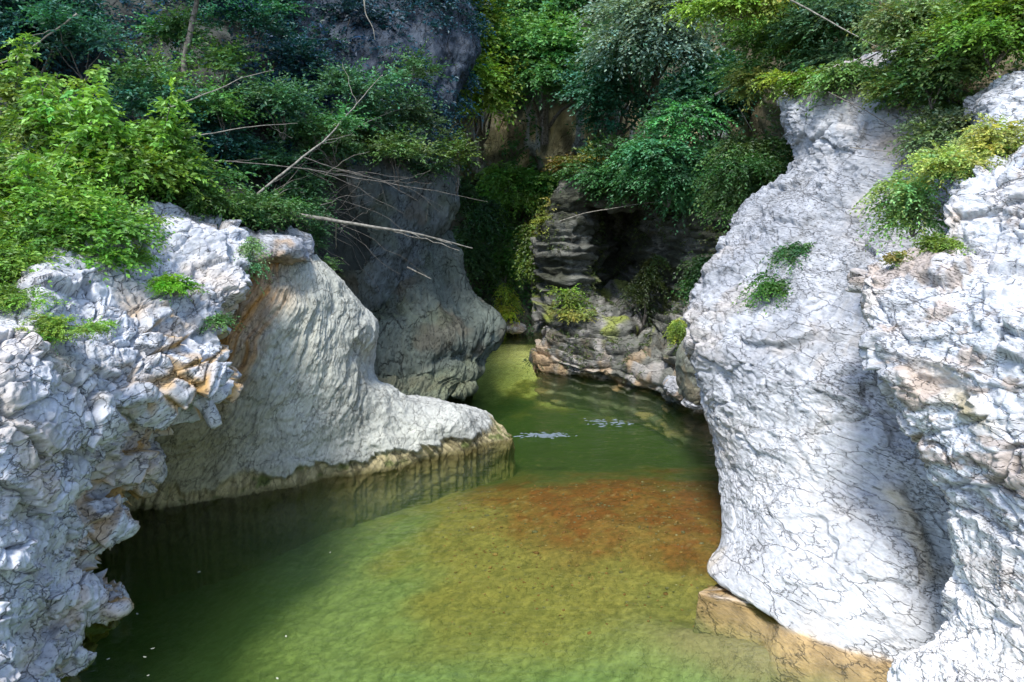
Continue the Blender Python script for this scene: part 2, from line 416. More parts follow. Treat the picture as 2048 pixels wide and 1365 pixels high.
RIGHT_ROWS = [
    [(1500, 330, 23), (1590, 260, 20), (1660, 210, 17), (1760, 170, 15), (1900, 200, 13.2), (2050, 230, 12.0), (2500, 200, 10.5)],
    [(1470, 180, 25), (1590, 150, 21), (1680, 130, 18), (1780, 90, 16), (1920, 60, 14.5), (2080, 60, 13.3), (2500, 20, 12)],
    [(1450, 0, 28), (1590, -20, 24), (1700, -40, 21), (1820, -80, 19), (1960, -100, 17.5), (2120, -120, 16.5), (2600, -150, 15)],
    [(1420, -300, 32), (1590, -320, 29), (1720, -350, 26), (1860, -380, 24), (2000, -420, 22), (2200, -450, 21), (2700, -480, 20)]]
terrain('hillside', RIGHT_ROWS, 160, 140, [.1, .085, .05])
# ---- the cliff that closes the gorge
def cliff_fn(p, n, u, v):
    wob = fbm(p * .5, 3)
    ly = ridged(np.stack([p[:, 0] * .35, p[:, 1] * .35, p[:, 2] * 1.8 + wob], 1), 4)
    pil = ridged(np.stack([p[:, 0] * .7, p[:, 1] * .7, p[:, 2] * .15], 1) + 5, 4)
    low = sstep(6, 3, p[:, 2])
    d = .8 * fbm(p * .3, 3) + .25 * ly * low + .45 * pil * (1 - low) + .12 * fbm(p * 2, 4)
    col = np.tile(np.array([.12, .12, .09]), (len(p), 1)) * (1 + .4 * fbm(p * np.array([1.5, 1.5, .4]), 4)[:, None])
    col = mixc(col, [.36, .27, .15], sstep(.0, .4, fbm(p * np.array([.6, .6, .3]) + 12, 3)) * .25 * (1 - low))
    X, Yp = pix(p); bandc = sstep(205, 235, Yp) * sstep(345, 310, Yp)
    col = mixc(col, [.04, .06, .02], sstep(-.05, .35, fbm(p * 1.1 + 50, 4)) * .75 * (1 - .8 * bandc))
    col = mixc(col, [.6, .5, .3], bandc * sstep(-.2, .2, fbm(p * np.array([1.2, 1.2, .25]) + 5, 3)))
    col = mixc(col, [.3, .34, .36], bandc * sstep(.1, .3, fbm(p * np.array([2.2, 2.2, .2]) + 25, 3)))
    return d, np.clip(col, .01, 1)
CL = [
    [(700, -500, 40), (880, -500, 38), (1050, -500, 39), (1250, -480, 38), (1450, -450, 36), (1650, -420, 34), (1850, -400, 33)],
    [(700, 0, 36), (880, 0, 34), (1050, 20, 35), (1250, 20, 34), (1450, 10, 32), (1650, 0, 30), (1850, 0, 29)],
    [(700, 215, 34), (880, 215, 33), (1050, 215, 32), (1200, 215, 31.5), (1350, 215, 30), (1500, 220, 28), (1700, 210, 27)],
    [(700, 300, 34), (880, 300, 33), (1000, 300, 32.2), (1150, 300, 31.7), (1300, 300, 30), (1500, 300, 28.5), (1700, 300, 27.5)],
    [(700, 380, 35), (880, 380, 33), (1000, 380, 34.5), (1100, 380, 33), (1250, 380, 31), (1500, 380, 29), (1700, 380, 28)],
    [(700, 520, 31), (900, 520, 29.5), (980, 520, 31.5), (1070, 520, 34), (1200, 520, 31), (1500, 520, 29), (1700, 500, 28)],
    [(700, 600, 30), (900, 600, 28.6), (985, 600, 30.2), (1070, 600, 32), (1200, 600, 31), (1500, 600, 29), (1700, 600, 28)],
    [W(700, 690), W(900, 685), W(990, 665), W(1080, 664), W(1200, 664), W(1500, 670), W(1700, 680)],
    [W(700, 690, -1.) * [1, 1, 1], W(900, 685, -3), W(990, 665, -3), W(1080, 664, -3), W(1200, 664, -3), W(1500, 670, -3), W(1700, 680, -3)]]
def clamp_fix(rows):
    out = []
    for r in rows: out.append([PP([q])[0] for q in r])
    for k in range(len(out[-1])):
        q = out[-2][k].copy(); q[2] = -4; out[-1][k] = q
    return out
CL = clamp_fix(CL)
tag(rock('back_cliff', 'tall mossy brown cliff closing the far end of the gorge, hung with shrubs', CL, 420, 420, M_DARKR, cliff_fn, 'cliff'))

# ============================================================= ROCKS
def sink(row, dz=-3.0, shift=(0, 0)):
    out = []
    for q in row:
        q = (PP([q])[0]).copy(); q[2] = dz; q[0] += shift[0]; q[1] += shift[1]; out.append(q)
    return out
# ---- A: near left outcrop
def a_row(l, mids, s, back=1.6):
    return [l] + mids + [s, (s[0] - 12, s[1] + 2, s[2] + back * .6), (s[0] - 75, s[1] + 4, s[2] + back * 1.7)]
A = [
    [(-700, 620, 9.5), (-300, 560, 10.5), (0, 530, 12.5), (130, 470, 13.5), (260, 425, 14), (400, 430, 14.4), (500, 470, 14.4), (510, 480, 15), (500, 490, 16)],
    a_row((-700, 760, 6.4), [(-300, 700, 6.9), (-60, 655, 7.6), (40, 628, 8.4), (105, 520, 9.6), (190, 492, 10.2), (260, 438, 11.2), (380, 448, 11.6)], (488, 482, 12)),
    a_row((-700, 860, 6.0), [(-300, 790, 6.5), (-60, 720, 7.1), (50, 690, 7.7), (120, 610, 8.8), (200, 590, 9.4), (280, 540, 10.4), (380, 530, 11.1)], (494, 560, 11.4)),
    a_row((-700, 930, 5.9), [(-300, 860, 6.3), (-60, 800, 6.8), (60, 770, 7.4), (140, 720, 8.4), (220, 660, 9.1), (300, 620, 9.8), (370, 620, 10.3)], (442, 645, 10.8)),
    a_row((-700, 1000, 5.8), [(-300, 930, 6.2), (-60, 880, 6.7), (60, 850, 7.2), (140, 800, 8.1), (220, 750, 8.8), (300, 720, 9.4), (370, 710, 9.9)], (432, 720, 10.4)),
    a_row((-700, 1050, 5.8), [(-300, 980, 6.2), (-60, 930, 6.6), (60, 900, 7.2), (140, 860, 8.0), (220, 820, 8.6), (300, 790, 9.2), (370, 780, 9.7)], (426, 785, 10.1)),
    a_row((-700, 1080, 5.8), [(-300, 1020, 6.2), (-60, 970, 6.6), (40, 940, 7.1), (110, 910, 7.9), (170, 880, 8.5), (230, 860, 9.1), (275, 845, 9.6)], (322, 845, 10)),
    a_row((-700, 1110, 5.8), [(-300, 1050, 6.2), (-60, 1010, 6.6), (40, 990, 7.1), (110, 970, 7.8), (170, 950, 8.4), (220, 940, 9.0), (260, 940, 9.4)], (303, 945, 9.8)),
    a_row((-700, 1140, 5.9), [(-300, 1090, 6.2), (-60, 1060, 6.5), (20, 1040, 7.0), (80, 1020, 7.6), (130, 1010, 8.2), (170, 1000, 8.8), (200, 1000, 9.1)], (236, 1003, 9.4)),
    a_row((-700, 1160, 5.9), [(-300, 1110, 6.2), (-60, 1080, 6.5), (20, 1070, 6.9), (80, 1060, 7.5), (140, 1050, 8.1), (180, 1045, 8.6), (225, 1045, 8.9)], (264, 1046, 9.2)),
    a_row((-700, 1180, 5.9), [(-300, 1140, 6.2), (-60, 1120, 6.4), (20, 1120, 6.8), (70, 1115, 7.4), (110, 1110, 7.9), (140, 1110, 8.4), (165, 1110, 8.7)], (194, 1110, 9.0)),
    a_row((-700, 1210, 5.9), [(-300, 1180, 6.2), (-60, 1160, 6.4), (20, 1155, 6.8), (70, 1150, 7.3), (100, 1150, 7.8), (130, 1150, 8.2), (155, 1150, 8.5)], (182, 1150, 8.8)),
    a_row((-700, 1240, 5.9), [(-300, 1220, 6.1), (-60, 1210, 6.3), (20, 1205, 6.7), (80, 1200, 7.2), (130, 1200, 7.7), (170, 1200, 8.1), (205, 1202, 8.3)], (240, 1206, 8.5)),
    a_row((-700, 1290, 5.8), [(-300, 1270, 6.0), (-60, 1260, 6.2), (10, 1255, 6.6), (50, 1255, 7.1), (80, 1258, 7.5), (110, 1260, 7.8), (130, 1262, 8.0)], (156, 1262, 8.2)),
    a_row((-700, 1330, 5.7), [(-300, 1310, 5.9), (-60, 1300, 6.1), (10, 1300, 6.5), (60, 1302, 6.9), (95, 1304, 7.3), (120, 1305, 7.5), (145, 1306, 7.7)], (174, 1308, 7.95)),
    a_row((-700, 1400, 5.4), [(-300, 1380, 5.6), (-60, 1365, 5.9), (0, 1360, 6.3), (40, 1355, 6.7), (70, 1352, 7.1), (95, 1350, 7.4), (115, 1350, 7.6)], (132, 1352, 7.75)),
    a_row((-700, 1520, 5.2), [(-300, 1500, 5.4), (-60, 1460, 5.7), (0, 1440, 6.0), (30, 1420, 6.4), (60, 1410, 6.8), (85, 1400, 7.0), (105, 1400, 7.2)], (120, 1400, 7.3))]
A.append(sink(A[-1], -3, (-.8, 0)))
def a_fn(p, n, u, v):
    d, col = pale_fn(.12, .14, 1.0, .08, -.5, (1, 1, 1.5), .3, .02)(p, n, u, v)
    # blocky, ochre-stained broken zone on the right-hand edge
    z = sstep(.42, .6, u) * sstep(.3, .42, v) * sstep(.98, .8, u)
    e, c = blocks(p + 3, 2.1, .16, (.9, .9, 1.7), .3)
    d = d + z * (.24 * (c - .35) * sstep(0, .08, e) - .06 * (1 - sstep(0, .1, e)))
    oc = z * sstep(-.1, .15, fbm(p * 1.6 + 21, 3) + .12) * (1 - sstep(0, .2, e)) * 1.1 + z * sstep(.25, .5, fbm(p * 1.3 + 70, 3)) * .5
    col = mixc(col, [.42, .27, .11], oc)
    lob = sstep(.62, .85, u) * sstep(.0, .4, fbm(p * 1.1 + 33, 2) + .1) * sstep(2.6, 1.2, p[:, 2])
    col = mixc(col, [.4, .33, .17], lob * .65)
    return d, col
rock('rock_outcrop', 'pale fractured rock outcrop at the left edge, green shrubs on top', A, 640, 640, M_LEFT, a_fn)
# ---- B: fluted rib running down into a toe
Bc = [
    [(330, 540, 14.0), (250, 700, 13.6), (170, 850, 13.2), (130, 960, 13), W(90, 1060)],
    [(470, 515, 13.9), (430, 650, 13.5), (370, 790, 13.1), (290, 920, 12.8), W(250, 1023)],
    [(535, 515, 13.8), (510, 640, 13.5), (470, 780, 13.3), (420, 900, 13.2), W(400, 1010)],
    [(575, 505, 13.9), (590, 620, 13.7), (565, 760, 13.6), (540, 880, 13.5), W(560, 978)],
    [(605, 498, 14.2), (650, 590, 14.2), (645, 720, 14.0), (660, 850, 13.9), W(730, 948)],
    [(622, 510, 14.7), (700, 605, 14.7), (705, 720, 14.6), (750, 840, 14.6), W(860, 920)],
    [(640, 540, 15.2), (742, 645, 15.4), (738, 745, 15.4), (830, 825, 15.3), (900, 845, 15.4), W(955, 897)],
    [(630, 545, 16.2), (735, 648, 16.3), (752, 782, 16.2), (900, 813, 16.4), (975, 838, 16.6), W(1034, 877)],
    [(600, 545, 18), (700, 650, 18), (700, 790, 18), (840, 800, 18), W(960, 835)]]
Bn = []
for c in Bc:
    c = [PP([q])[0] for q in c]
    if len(c) == 5: c.insert(4, (c[3] * .55 + c[4] * .45))
    b = c[-1].copy(); b[2] = .28; b = b * np.array([1, 1, 1])
    base = c[-1].copy(); top = c[-2]
    dirn = (top - base); dirn /= np.linalg.norm(dirn)
    lip = base + dirn * .42; lip[2] = max(lip[2], .17); out = base - top; out[2] = 0; out /= np.linalg.norm(out) + 1e-6
    lip = lip + out * .06
    under = base.copy(); under[2] = -.25; deep = base.copy(); deep[2] = -3
    Bn.append(c[:-1] + [lip, base, under, deep])
def b_fn(p, n, u, v):
    # u runs down the flutes? rows were columns: u along the flute, v across it
    wob = .05 * fbm(p * .9, 3)
    a = v + wob * .6 + .34 * u * (1 - sstep(.5, .85, v))
    X, Yp = pix(p)
    fl = ridged(np.stack([a * 26 + .8 * fbm(p * 1.2, 3), u * 2.2, 0 * u], 1), 3, .55)
    fl2 = ridged(np.stack([a * 80 + 4 + fbm(p * 2, 2), u * 7.0, 0 * u], 1), 3, .6)
    step, c1 = blocks(np.stack([a * 14, u * 6, 0 * u], 1), 1.0, .35)
    d = .055 * fl + .026 * fl2 + .06 * (c1 - .5) * sstep(0, .2, step) + .16 * fbm(p * .7, 3) + .02 * fbm(p * 7, 3)
    scal = np.abs(perlin(np.stack([v * 60, 0 * u, 0 * u], 1) + 3))
    band = sstep(.34, .24, p[:, 2] + .16 * fbm(np.stack([v * 18, 0 * v, 0 * v], 1), 4, .6))
    d += -.12 * band * (1 - scal * 1.2)
    col = np.tile(np.array([.36, .37, .33]), (len(p), 1)) * (1 + .2 * fbm(p * 1.2, 3)[:, None])
    col = mixc(col, [.15, .16, .15], sstep(.15, -.45, fl2) * .5 + sstep(0, -.6, fl) * .35)
    col = mixc(col, [.52, .54, .56], sstep(.55, .9, v) * .5)
    edge = np.interp(Yp, [500, 560, 700, 850, 1000], [585, 560, 500, 430, 330]) + 40 * fbm(p * 1.5, 3)
    m = sstep(60, -25, X - edge)
    oc = m * (.45 + .55 * sstep(-.2, .3, fbm(np.stack([a * 22, u * 3, 0 * u], 1) + 8, 3)))
    col = mixc(col, [.42, .20, .05], oc * sstep(880, 720, Yp))
    col = mixc(col, [.24, .2, .06], sstep(640, 380, X) * sstep(700, 900, Yp) * .75)
    wet = band * sstep(-.25, .1, scal + .2)
    col = mixc(col, [.33, .27, .12], band * .8)
    col = mixc(col, [.06, .05, .02], band * sstep(.0, .35, fbm(np.stack([v * 90, p[:, 2] * 1.5, 0 * u], 1) + 9, 3)) * .6)
    col = mixc(col, [.07, .1, .02], band * sstep(.15, .45, fbm(p * 2.5 + 4, 3)) * .8)
    col = mixc(col, [.16, .14, .06], sstep(.12, .02, p[:, 2]))
    return d, col
rock('fluted_rock', 'smooth grey fluted rock rib sweeping down to a pointed toe in the pool, orange stained', Bn, 420, 700, M_FLUTE, b_fn)
# cap ledge over the fluted rock
CAP = [
    [(440, 465, 17), (520, 470, 17), (580, 470, 17), (630, 485, 17.2), (640, 495, 18)],
    [(450, 470, 13.8), (500, 468, 13.6), (560, 468, 13.7), (602, 478, 14.0), (618, 490, 15.5)],
    [(450, 500, 13.4), (500, 498, 13.3), (560, 492, 13.4), (604, 500, 13.8), (622, 510, 15.5)],
    [(450, 540, 13.4), (495, 532, 13.3), (555, 518, 13.4), (604, 518, 13.8), (624, 528, 15.5)],
    [(450, 560, 14.6), (500, 548, 14.6), (560, 532, 14.6), (610, 528, 15), (625, 535, 16)]]
rock('ledge_rock', 'rough brownish ledge rock capping the fluted rib below the dead log', CAP, 150, 110, M_PALE, pale_fn(.05, .09, .72, .5, .2, lich=.7))

# ---- C1: shaded overhanging wall, C2: fluted lower buttress
C1 = []
for (lx, ly, ld), (mx, my, md), (hx, hy, hd), (sx, sy, sd_) in [
    ((560, -120, 24), (700, -120, 24), (830, -120, 24.5), (930, -120, 25.5)),
    ((560, 60, 21.6), (700, 60, 22.2), (830, 60, 23), (925, 55, 24.3)),
    ((560, 110, 21.2), (700, 110, 21.8), (840, 110, 22.8), (934, 105, 24.0)),
    ((570, 200, 20.4), (700, 200, 21.2), (810, 200, 22.2), (898, 190, 23.5)),
    ((580, 290, 19.6), (700, 290, 20.6), (800, 290, 21.8), (872, 300, 23.0)),
    ((600, 350, 19.2), (700, 350, 20.0), (800, 350, 21.2), (892, 348, 22.6)),
    ((610, 420, 19.4), (700, 420, 19.8), (790, 420, 20.8), (880, 425, 22.2)),
    ((620, 480, 20.6), (690, 480, 20.6), (770, 480, 20.4), (856, 485, 21.8)),
    ((630, 540, 21.4), (690, 540, 21.2), (750, 540, 20.4), (832, 560, 21.4)),
    ((640, 610, 21.4), (690, 610, 21.2), (740, 610, 20.4), (806, 615, 21.2)),
    ((650, 700, 21.3), (690, 700, 21.0), (735, 700, 20.6), (790, 700, 21.2)),
    ((660, 820, 21.3), (690, 820, 21.0), (735, 820, 20.6), (790, 820, 21.2))]:
    C1.append([(lx - 60, ly, ld + .8), (lx, ly, ld), (mx, my, md), (hx, hy, hd), (sx, sy, sd_), (sx - 8, sy, sd_ + 1.6), (sx - 60, sy, sd_ + 4)])
def c_fn(tint, stretch, streak=1.0, lo=.3):
    def fn(p, n, u, v):
        wob = .05 * fbm(p * .5, 3)
        fl = ridged(np.stack([(u + wob) * stretch, v * 2, 0 * u], 1), 4, .55)
        fl2 = ridged(np.stack([(u + wob) * stretch * 3 + 4, v * 7, 0 * u], 1), 3, .6)
        e, c = blocks(p, .9, .4, (1, 1, .8), .6)
        d = .14 * fl * streak + .05 * fl2 + lo * fbm(p * .5, 3) + .05 * fbm(p * 3, 4) + .12 * (c - .5) * sstep(0, .2, e)
        col = np.tile(np.array(tint), (len(p), 1)) * (1 + .3 * fbm(p * np.array([1.5, 1.5, .5]), 4)[:, None])  # dark tint has the shade of overhead trees worked in
        col = mixc(col, [.07, .075, .06], sstep(.1, -.5, fl2) * .6)
        col = mixc(col, np.array([.26, .2, .13]) * tint[0] * 3.3, sstep(.2, .5, fbm(p * .9 + 44, 3)) * .5)
        col = mixc(col, [.08, .1, .05], sstep(.1, .5, fbm(p * .8 + 74, 3)) * .4)
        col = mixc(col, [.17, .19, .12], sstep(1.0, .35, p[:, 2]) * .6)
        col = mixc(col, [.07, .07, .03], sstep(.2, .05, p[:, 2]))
        if lo > .2: col = mixc(col, [.03, .045, .075], sstep(5.5, 7.5, p[:, 2]) * .8)  # upper wall: deep blue shade painted into the rock colour
        return d, col
    return fn
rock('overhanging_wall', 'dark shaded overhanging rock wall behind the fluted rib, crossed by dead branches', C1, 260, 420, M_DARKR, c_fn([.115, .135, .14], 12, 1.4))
def c2row(pts, wrap=2.0):
    s = pts[-1]; return pts + [(s[0] - 6, s[1] + 2, s[2] + wrap * .5), (s[0] - 60, s[1] + 4, s[2] + wrap * 1.6)]
C2 = [
    c2row([(660, 520, 23.6), (740, 500, 23.2), (800, 480, 23), (850, 462, 22.9), (880, 458, 23.2)]),
    c2row([(660, 600, 21.8), (740, 590, 21.4), (800, 580, 21.0), (860, 555, 21.3), (912, 545, 22.0)]),
    c2row([(660, 640, 20.8), (740, 635, 20.5), (800, 620, 20.2), (870, 605, 20.6), (940, 602, 21.6)]),
    c2row([(660, 680, 20.0), (740, 675, 19.8), (810, 655, 19.7), (890, 645, 20.2), (990, 648, 21.2)]),
    c2row([(660, 720, 19.5), (740, 715, 19.4), (820, 695, 19.4), (900, 685, 19.9), (976, 682, 21.0)]),
    c2row([(660, 760, 19.2), (740, 745, 19.1), (820, 730, 19.3), (890, 720, 19.8), (948, 718, 20.6)]),
    c2row([(660, 780, 18.6), (740, 770, 18.8), (820, 760, 19.2), (890, 750, 19.6), (950, 742, 20.3)]),
    c2row([(660, 800, 17.6), (740, 790, 17.8), (820, 778, 18.6), (880, 768, 19.2), (922, 765, 20.0)]),
    [W(640, 850, .35), W(740, 830, .35), W(830, 808, .35), W(885, 796, .35), W(936, 778, .3), W(938, 766, .3), W(880, 750, .3)],
    [W(640, 860), W(740, 845), W(830, 818), W(885, 806), W(928, 792), W(932, 776), W(870, 760)]]
C2 = [[PP([q])[0] for q in r] for r in C2]; C2[-1] = [q * [1, 1, 0] for q in C2[-1]]; C2.append(sink(C2[-1]))
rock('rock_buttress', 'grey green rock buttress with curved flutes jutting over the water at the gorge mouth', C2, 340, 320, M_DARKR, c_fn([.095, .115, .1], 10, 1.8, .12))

# ---- E: layered ledges on the far right bank
E = [
    [(1180, 270, 31), (1150, 300, 30), (1180, 300, 29), (1240, 300, 28), (1310, 300, 26.5), (1400, 310, 25), (1480, 320, 24), (1560, 330, 23)],
    [(1160, 345, 28), (1140, 345, 26), (1170, 340, 25), (1240, 350, 24.8), (1310, 350, 24.2), (1400, 350, 23.5), (1480, 350, 22.6), (1560, 350, 22)],
    [(1120, 415, 28), (1104, 412, 25), (1150, 400, 24.3), (1230, 412, 24.6), (1300, 395, 24.1), (1400, 400, 23), (1480, 420, 22), (1560, 420, 21)],
    [(1110, 440, 28), (1092, 445, 25), (1150, 440, 24.2), (1230, 430, 27.6), (1290, 430, 25.4), (1370, 440, 23.2), (1450, 440, 22), (1560, 440, 21)],
    [(1105, 490, 28), (1084, 490, 25), (1150, 480, 24.0), (1235, 480, 28.2), (1292, 470, 25.5), (1360, 480, 23.7), (1450, 480, 22), (1560, 480, 21)],
    [(1105, 560, 28), (1094, 555, 24.9), (1150, 560, 24.2), (1230, 560, 27.6), (1300, 570, 26), (1360, 570, 23.9), (1440, 570, 22), (1560, 570, 20.5)],
    [(1100, 605, 28), (1090, 602, 24.6), (1140, 600, 23.8), (1220, 605, 25), (1300, 610, 24.8), (1360, 610, 23.4), (1440, 610, 21.6), (1560, 610, 20)],
    [(1100, 640, 27), (1078, 640, 24.3), (1130, 632, 23.5), (1210, 625, 23.6), (1300, 650, 24.4), (1350, 640, 22.8), (1440, 640, 20.9), (1560, 640, 19)],
    [(1120, 670, 27), (1106, 668, 24.2), (1150, 664, 23.1), (1230, 658, 22.6), (1300, 680, 22.8), (1350, 690, 21.6), (1440, 690, 20), (1560, 690, 18.5)],
    [(1110, 695, 27), (1090, 693, 23.9), (1150, 690, 22.9), (1240, 685, 22.2), (1300, 700, 22), (1350, 708, 21), (1440, 720, 19.4), (1560, 720, 18)],
    [(1090, 722, 26), (1076, 722, 23.8), (1140, 722, 22.7), (1240, 720, 21.8), (1300, 730, 21.2), (1350, 742, 20.6), (1440, 760, 18.8), (1560, 760, 17.8)],
    [W(1095, 733, .15), W(1078, 733, .1), W(1140, 742, .15), W(1230, 750, .2), W(1290, 762, .25), W(1345, 780, .25), W(1440, 820, .2), W(1560, 840)],
    [W(1095, 735), W(1082, 737), W(1140, 748), W(1230, 760), W(1290, 775), W(1345, 795), W(1440, 830), W(1560, 845)]]
E = [[PP([q])[0] for q in r] for r in E]; E.append(sink(E[-1]))
def e_fn(p, n, u, v):
    wob = fbm(p * .8, 3)
    q = p[:, 2] + .07 * p[:, 0] + .14 * wob
    s = q * 4.2; fr = s - np.floor(s); hid = hr((np.floor(s)).astype(int) * 7 + 13)
    tooth = (fr ** .6) * (1 - sstep(.85, 1, fr))
    e, c = blocks(p, 1.2, .4, (1, 1, 2.6), .12)
    low = sstep(5.5, 2.5, p[:, 2])
    d = .3 * (hid - .5) * low + .22 * tooth * low + .18 * (c - .5) * sstep(0, .2, e) + .25 * fbm(p * .6, 3) + .06 * fbm(p * 3, 4)
    col = np.tile(np.array([.13, .135, .12]), (len(p), 1)) * (1 + .5 * fbm(p * 2 * np.array([1, 1, 2.5]), 4)[:, None])
    col = mixc(col, [.05, .05, .04], (1 - tooth) ** 2 * .5 * low)
    col = mixc(col, [.42, .4, .39], sstep(.05, .35, fbm(p * 1.3 + 8, 3)) * .55 * sstep(3.0, 1.2, p[:, 2]))
    col = mixc(col, [.38, .26, .14], sstep(1.2, .2, p[:, 2]) * sstep(-.1, .4, fbm(p * 1.3 + 18, 3)) * .8)
    col = mixc(col, [.2, .24, .03], sstep(.15, .4, fbm(p * .9 + 28, 3)) * .8 * sstep(.5, 1.2, p[:, 2]) * sstep(3.5, 2, p[:, 2]))
    col = mixc(col, [.03, .035, .02], sstep(-.2, .2, fbm(p * .7 + 98, 3)) * .88 * sstep(1.4, 2.6, p[:, 2]))  # upper bank blackened, shade of the hollow painted into the rock
    return d, np.clip(col, .01, 1)
rock('layered_rock', 'dark layered rock bank with a black hollow and wet ledges stepping down to the water', E, 420, 420, M_STRATA, e_fn)

# ---- loose boulders: closed bodies
def boulder(name, label, c, r, material, fn, rot=0.0, n=90, power=2.4):
    th = np.linspace(0, math.pi, n); ph = np.linspace(0, 2 * math.pi, 2 * n)
    T, H = np.meshgrid(th, ph, indexing='ij')
    def se(x, k): return np.sign(x) * np.abs(x) ** (2 / k)
    x = se(np.sin(T), power) * se(np.cos(H), power); y = se(np.sin(T), power) * se(np.sin(H), power); z = se(np.cos(T), power)
    p = np.stack([x.ravel() * r[0], y.ravel() * r[1], z.ravel() * r[2]], 1)
    ca, sa = math.cos(rot), math.sin(rot); p = np.stack([p[:, 0] * ca - p[:, 2] * sa, p[:, 1], p[:, 0] * sa + p[:, 2] * ca], 1)
    nn = p / (np.linalg.norm(p, axis=1)[:, None] + 1e-9); p = p + c
    p[:, :] = np.where((np.arange(len(p)) % (2 * n) == 2 * n - 1)[:, None], np.roll(p, 2 * n - 1, axis=0), p)
    d, col = fn(p, nn, H.ravel() / 6.3, T.ravel() / 3.14)
    q = p + nn * d[:, None]
    q = q.reshape(n, 2 * n, 3); q[:, -1] = q[:, 0]; q[0] = q[0].mean(0); q[-1] = q[-1].mean(0)
    o = new_mesh(name, q.reshape(-1, 3), grid_faces(n, 2 * n)[:, ::-1], material, col); tag(o, label, 'boulder'); return o
boulder('boulder', 'smooth grey green slab boulder leaning against the pale right wall at the water', P(1392, 745, 17.2), (.42, .8, .78), M_FLUTE, pale_fn(.05, .05, .5, .2, lich=.3, fine=.01, base=np.array([.42, .45, .36])), .12)
boulder('boulder', 'small pale ledge boulder at the waterline left of the grey green slab boulder', P(1352, 778, 19.0), (.28, .5, .26), M_PALE, pale_fn(.06, .1, .75, .5, lich=.5, fine=.02), -.5)
boulder('boulder', 'flat pale stone lying in the water at the foot of the pale right wall', P(1392, 806, 17.0), (.3, .35, .1), M_PALE, pale_fn(.04, .05, .8, .1, lich=.4, fine=.02), -.1)
boulder('boulder', 'pale stone at the far end of the pool under the sunlit moss streak', P(1020, 655, 29.5), (.55, .5, .22), M_PALE, pale_fn(.06, .1, .8, .4, lich=.3, fine=.02))

# ---- F: pale wall on the right
def f_row(s, rest, wr=3.0):
    return [(s[0] + 80, s[1], s[2] + wr * 1.5), (s[0] + 14, s[1], s[2] + wr * .5), s] + rest
Fr = [
    [(1640, 170, 21), (1600, 165, 20), (1585, 170, 18), (1680, 130, 17.2), (1790, 90, 16.4), (1900, 40, 16), (2100, 20, 15.5), (2400, 0, 15)],
    f_row((1562, 192, 15.8), [(1640, 172, 15.0), (1750, 140, 14.6), (1850, 120, 14.2), (2100, 110, 13.6), (2400, 100, 13)]),
    f_row((1580, 270, 15.2), [(1660, 260, 14.2), (1770, 240, 13.6), (1870, 240, 13.2), (2100, 230, 12.6), (2400, 220, 12)]),
    f_row((1592, 322, 15), [(1670, 310, 14.0), (1780, 300, 13.2), (1880, 300, 12.8), (2100, 300, 12.2), (2400, 300, 11.6)]),
    f_row((1532, 392, 14.9), [(1620, 380, 13.9), (1740, 370, 13.0), (1850, 370, 12.3), (2100, 370, 11.6), (2400, 370, 11)]),
    f_row((1482, 432, 14.8), [(1580, 430, 13.6), (1700, 430, 12.7), (1830, 430, 11.9), (2100, 430, 11.2), (2400, 430, 10.6)]),
    f_row((1450, 500, 14.4), [(1550, 500, 13.1), (1680, 500, 12.2), (1820, 500, 11.4), (2100, 500, 10.8), (2400, 500, 10)]),
    f_row((1412, 570, 13.8), [(1530, 570, 12.5), (1660, 570, 11.7), (1800, 570, 11.0), (2100, 570, 10.4), (2400, 570, 9.6)]),
    f_row((1383, 645, 13.3), [(1490, 645, 12.0), (1630, 645, 11.2), (1780, 645, 10.6), (2100, 645, 10), (2400, 645, 9.2)]),
    f_row((1379, 695, 13.1), [(1480, 695, 11.8), (1620, 700, 10.9), (1780, 700, 10.3), (2100, 700, 9.8), (2400, 700, 9)]),
    f_row((1402, 745, 12.9), [(1490, 750, 11.6), (1620, 760, 10.6), (1780, 760, 10.0), (2100, 770, 9.5), (2400, 770, 8.8)]),
    f_row((1413, 805, 12.7), [(1500, 815, 11.3), (1640, 830, 10.3), (1780, 840, 9.8), (2100, 850, 9.3), (2400, 850, 8.6)], 2.5),
    f_row((1424, 865, 12.5), [(1510, 875, 11.0), (1650, 900, 10.0), (1790, 910, 9.5), (2100, 930, 9.0), (2400, 930, 8.4)], 2.2),
    f_row((1441, 930, 12.1), [(1520, 945, 10.7), (1650, 970, 9.8), (1790, 985, 9.3), (1860, 990, 9.2), (2100, 1000, 8.8), (2400, 1000, 8.2)], 2),
    f_row((1446, 1000, 11.5), [(1520, 1010, 10.3), (1650, 1035, 9.5), (1790, 1050, 9.0), (1850, 1055, 9.02), (2100, 1070, 8.7), (2400, 1080, 8)], 1.6),
    f_row((1445, 1080, 10.75), [(1520, 1090, 9.8), (1650, 1110, 9.1), (1790, 1130, 8.6), (1850, 1135, 8.65), (2100, 1150, 8.5), (2400, 1150, 7.8)], 1.2),
    f_row((1421, 1150, 9.95), [(1500, 1160, 9.4), (1640, 1190, 8.75), (1790, 1210, 8.3), (1860, 1215, 8.3), (2100, 1230, 8.2), (2400, 1230, 7.6)], 1),
    [W(1470, 1175), W(1420, 1180), W(1400, 1186), W(1530, 1215), W(1570, 1255), W(1660, 1290), W(1780, 1325), W(1880, 1345), W(2100, 1370), W(2400, 1380)],
]
Fr[-1] = [np.array(q) for q in Fr[-1]]
def outw(row, dx, dy, z): return [q + np.array([dx * np.clip((k - 1) / 3, 0, 1), dy * np.clip((k - 1) / 3, 0, 1), z]) for k, q in enumerate(row)]
Fr += [outw(Fr[-1], -.04, -.06, -.1), outw(Fr[-1], -.12, -.16, -.24), outw(Fr[-1], -.3, -.4, -.6), outw(Fr[-1], -.3, -.4, -2.2)]
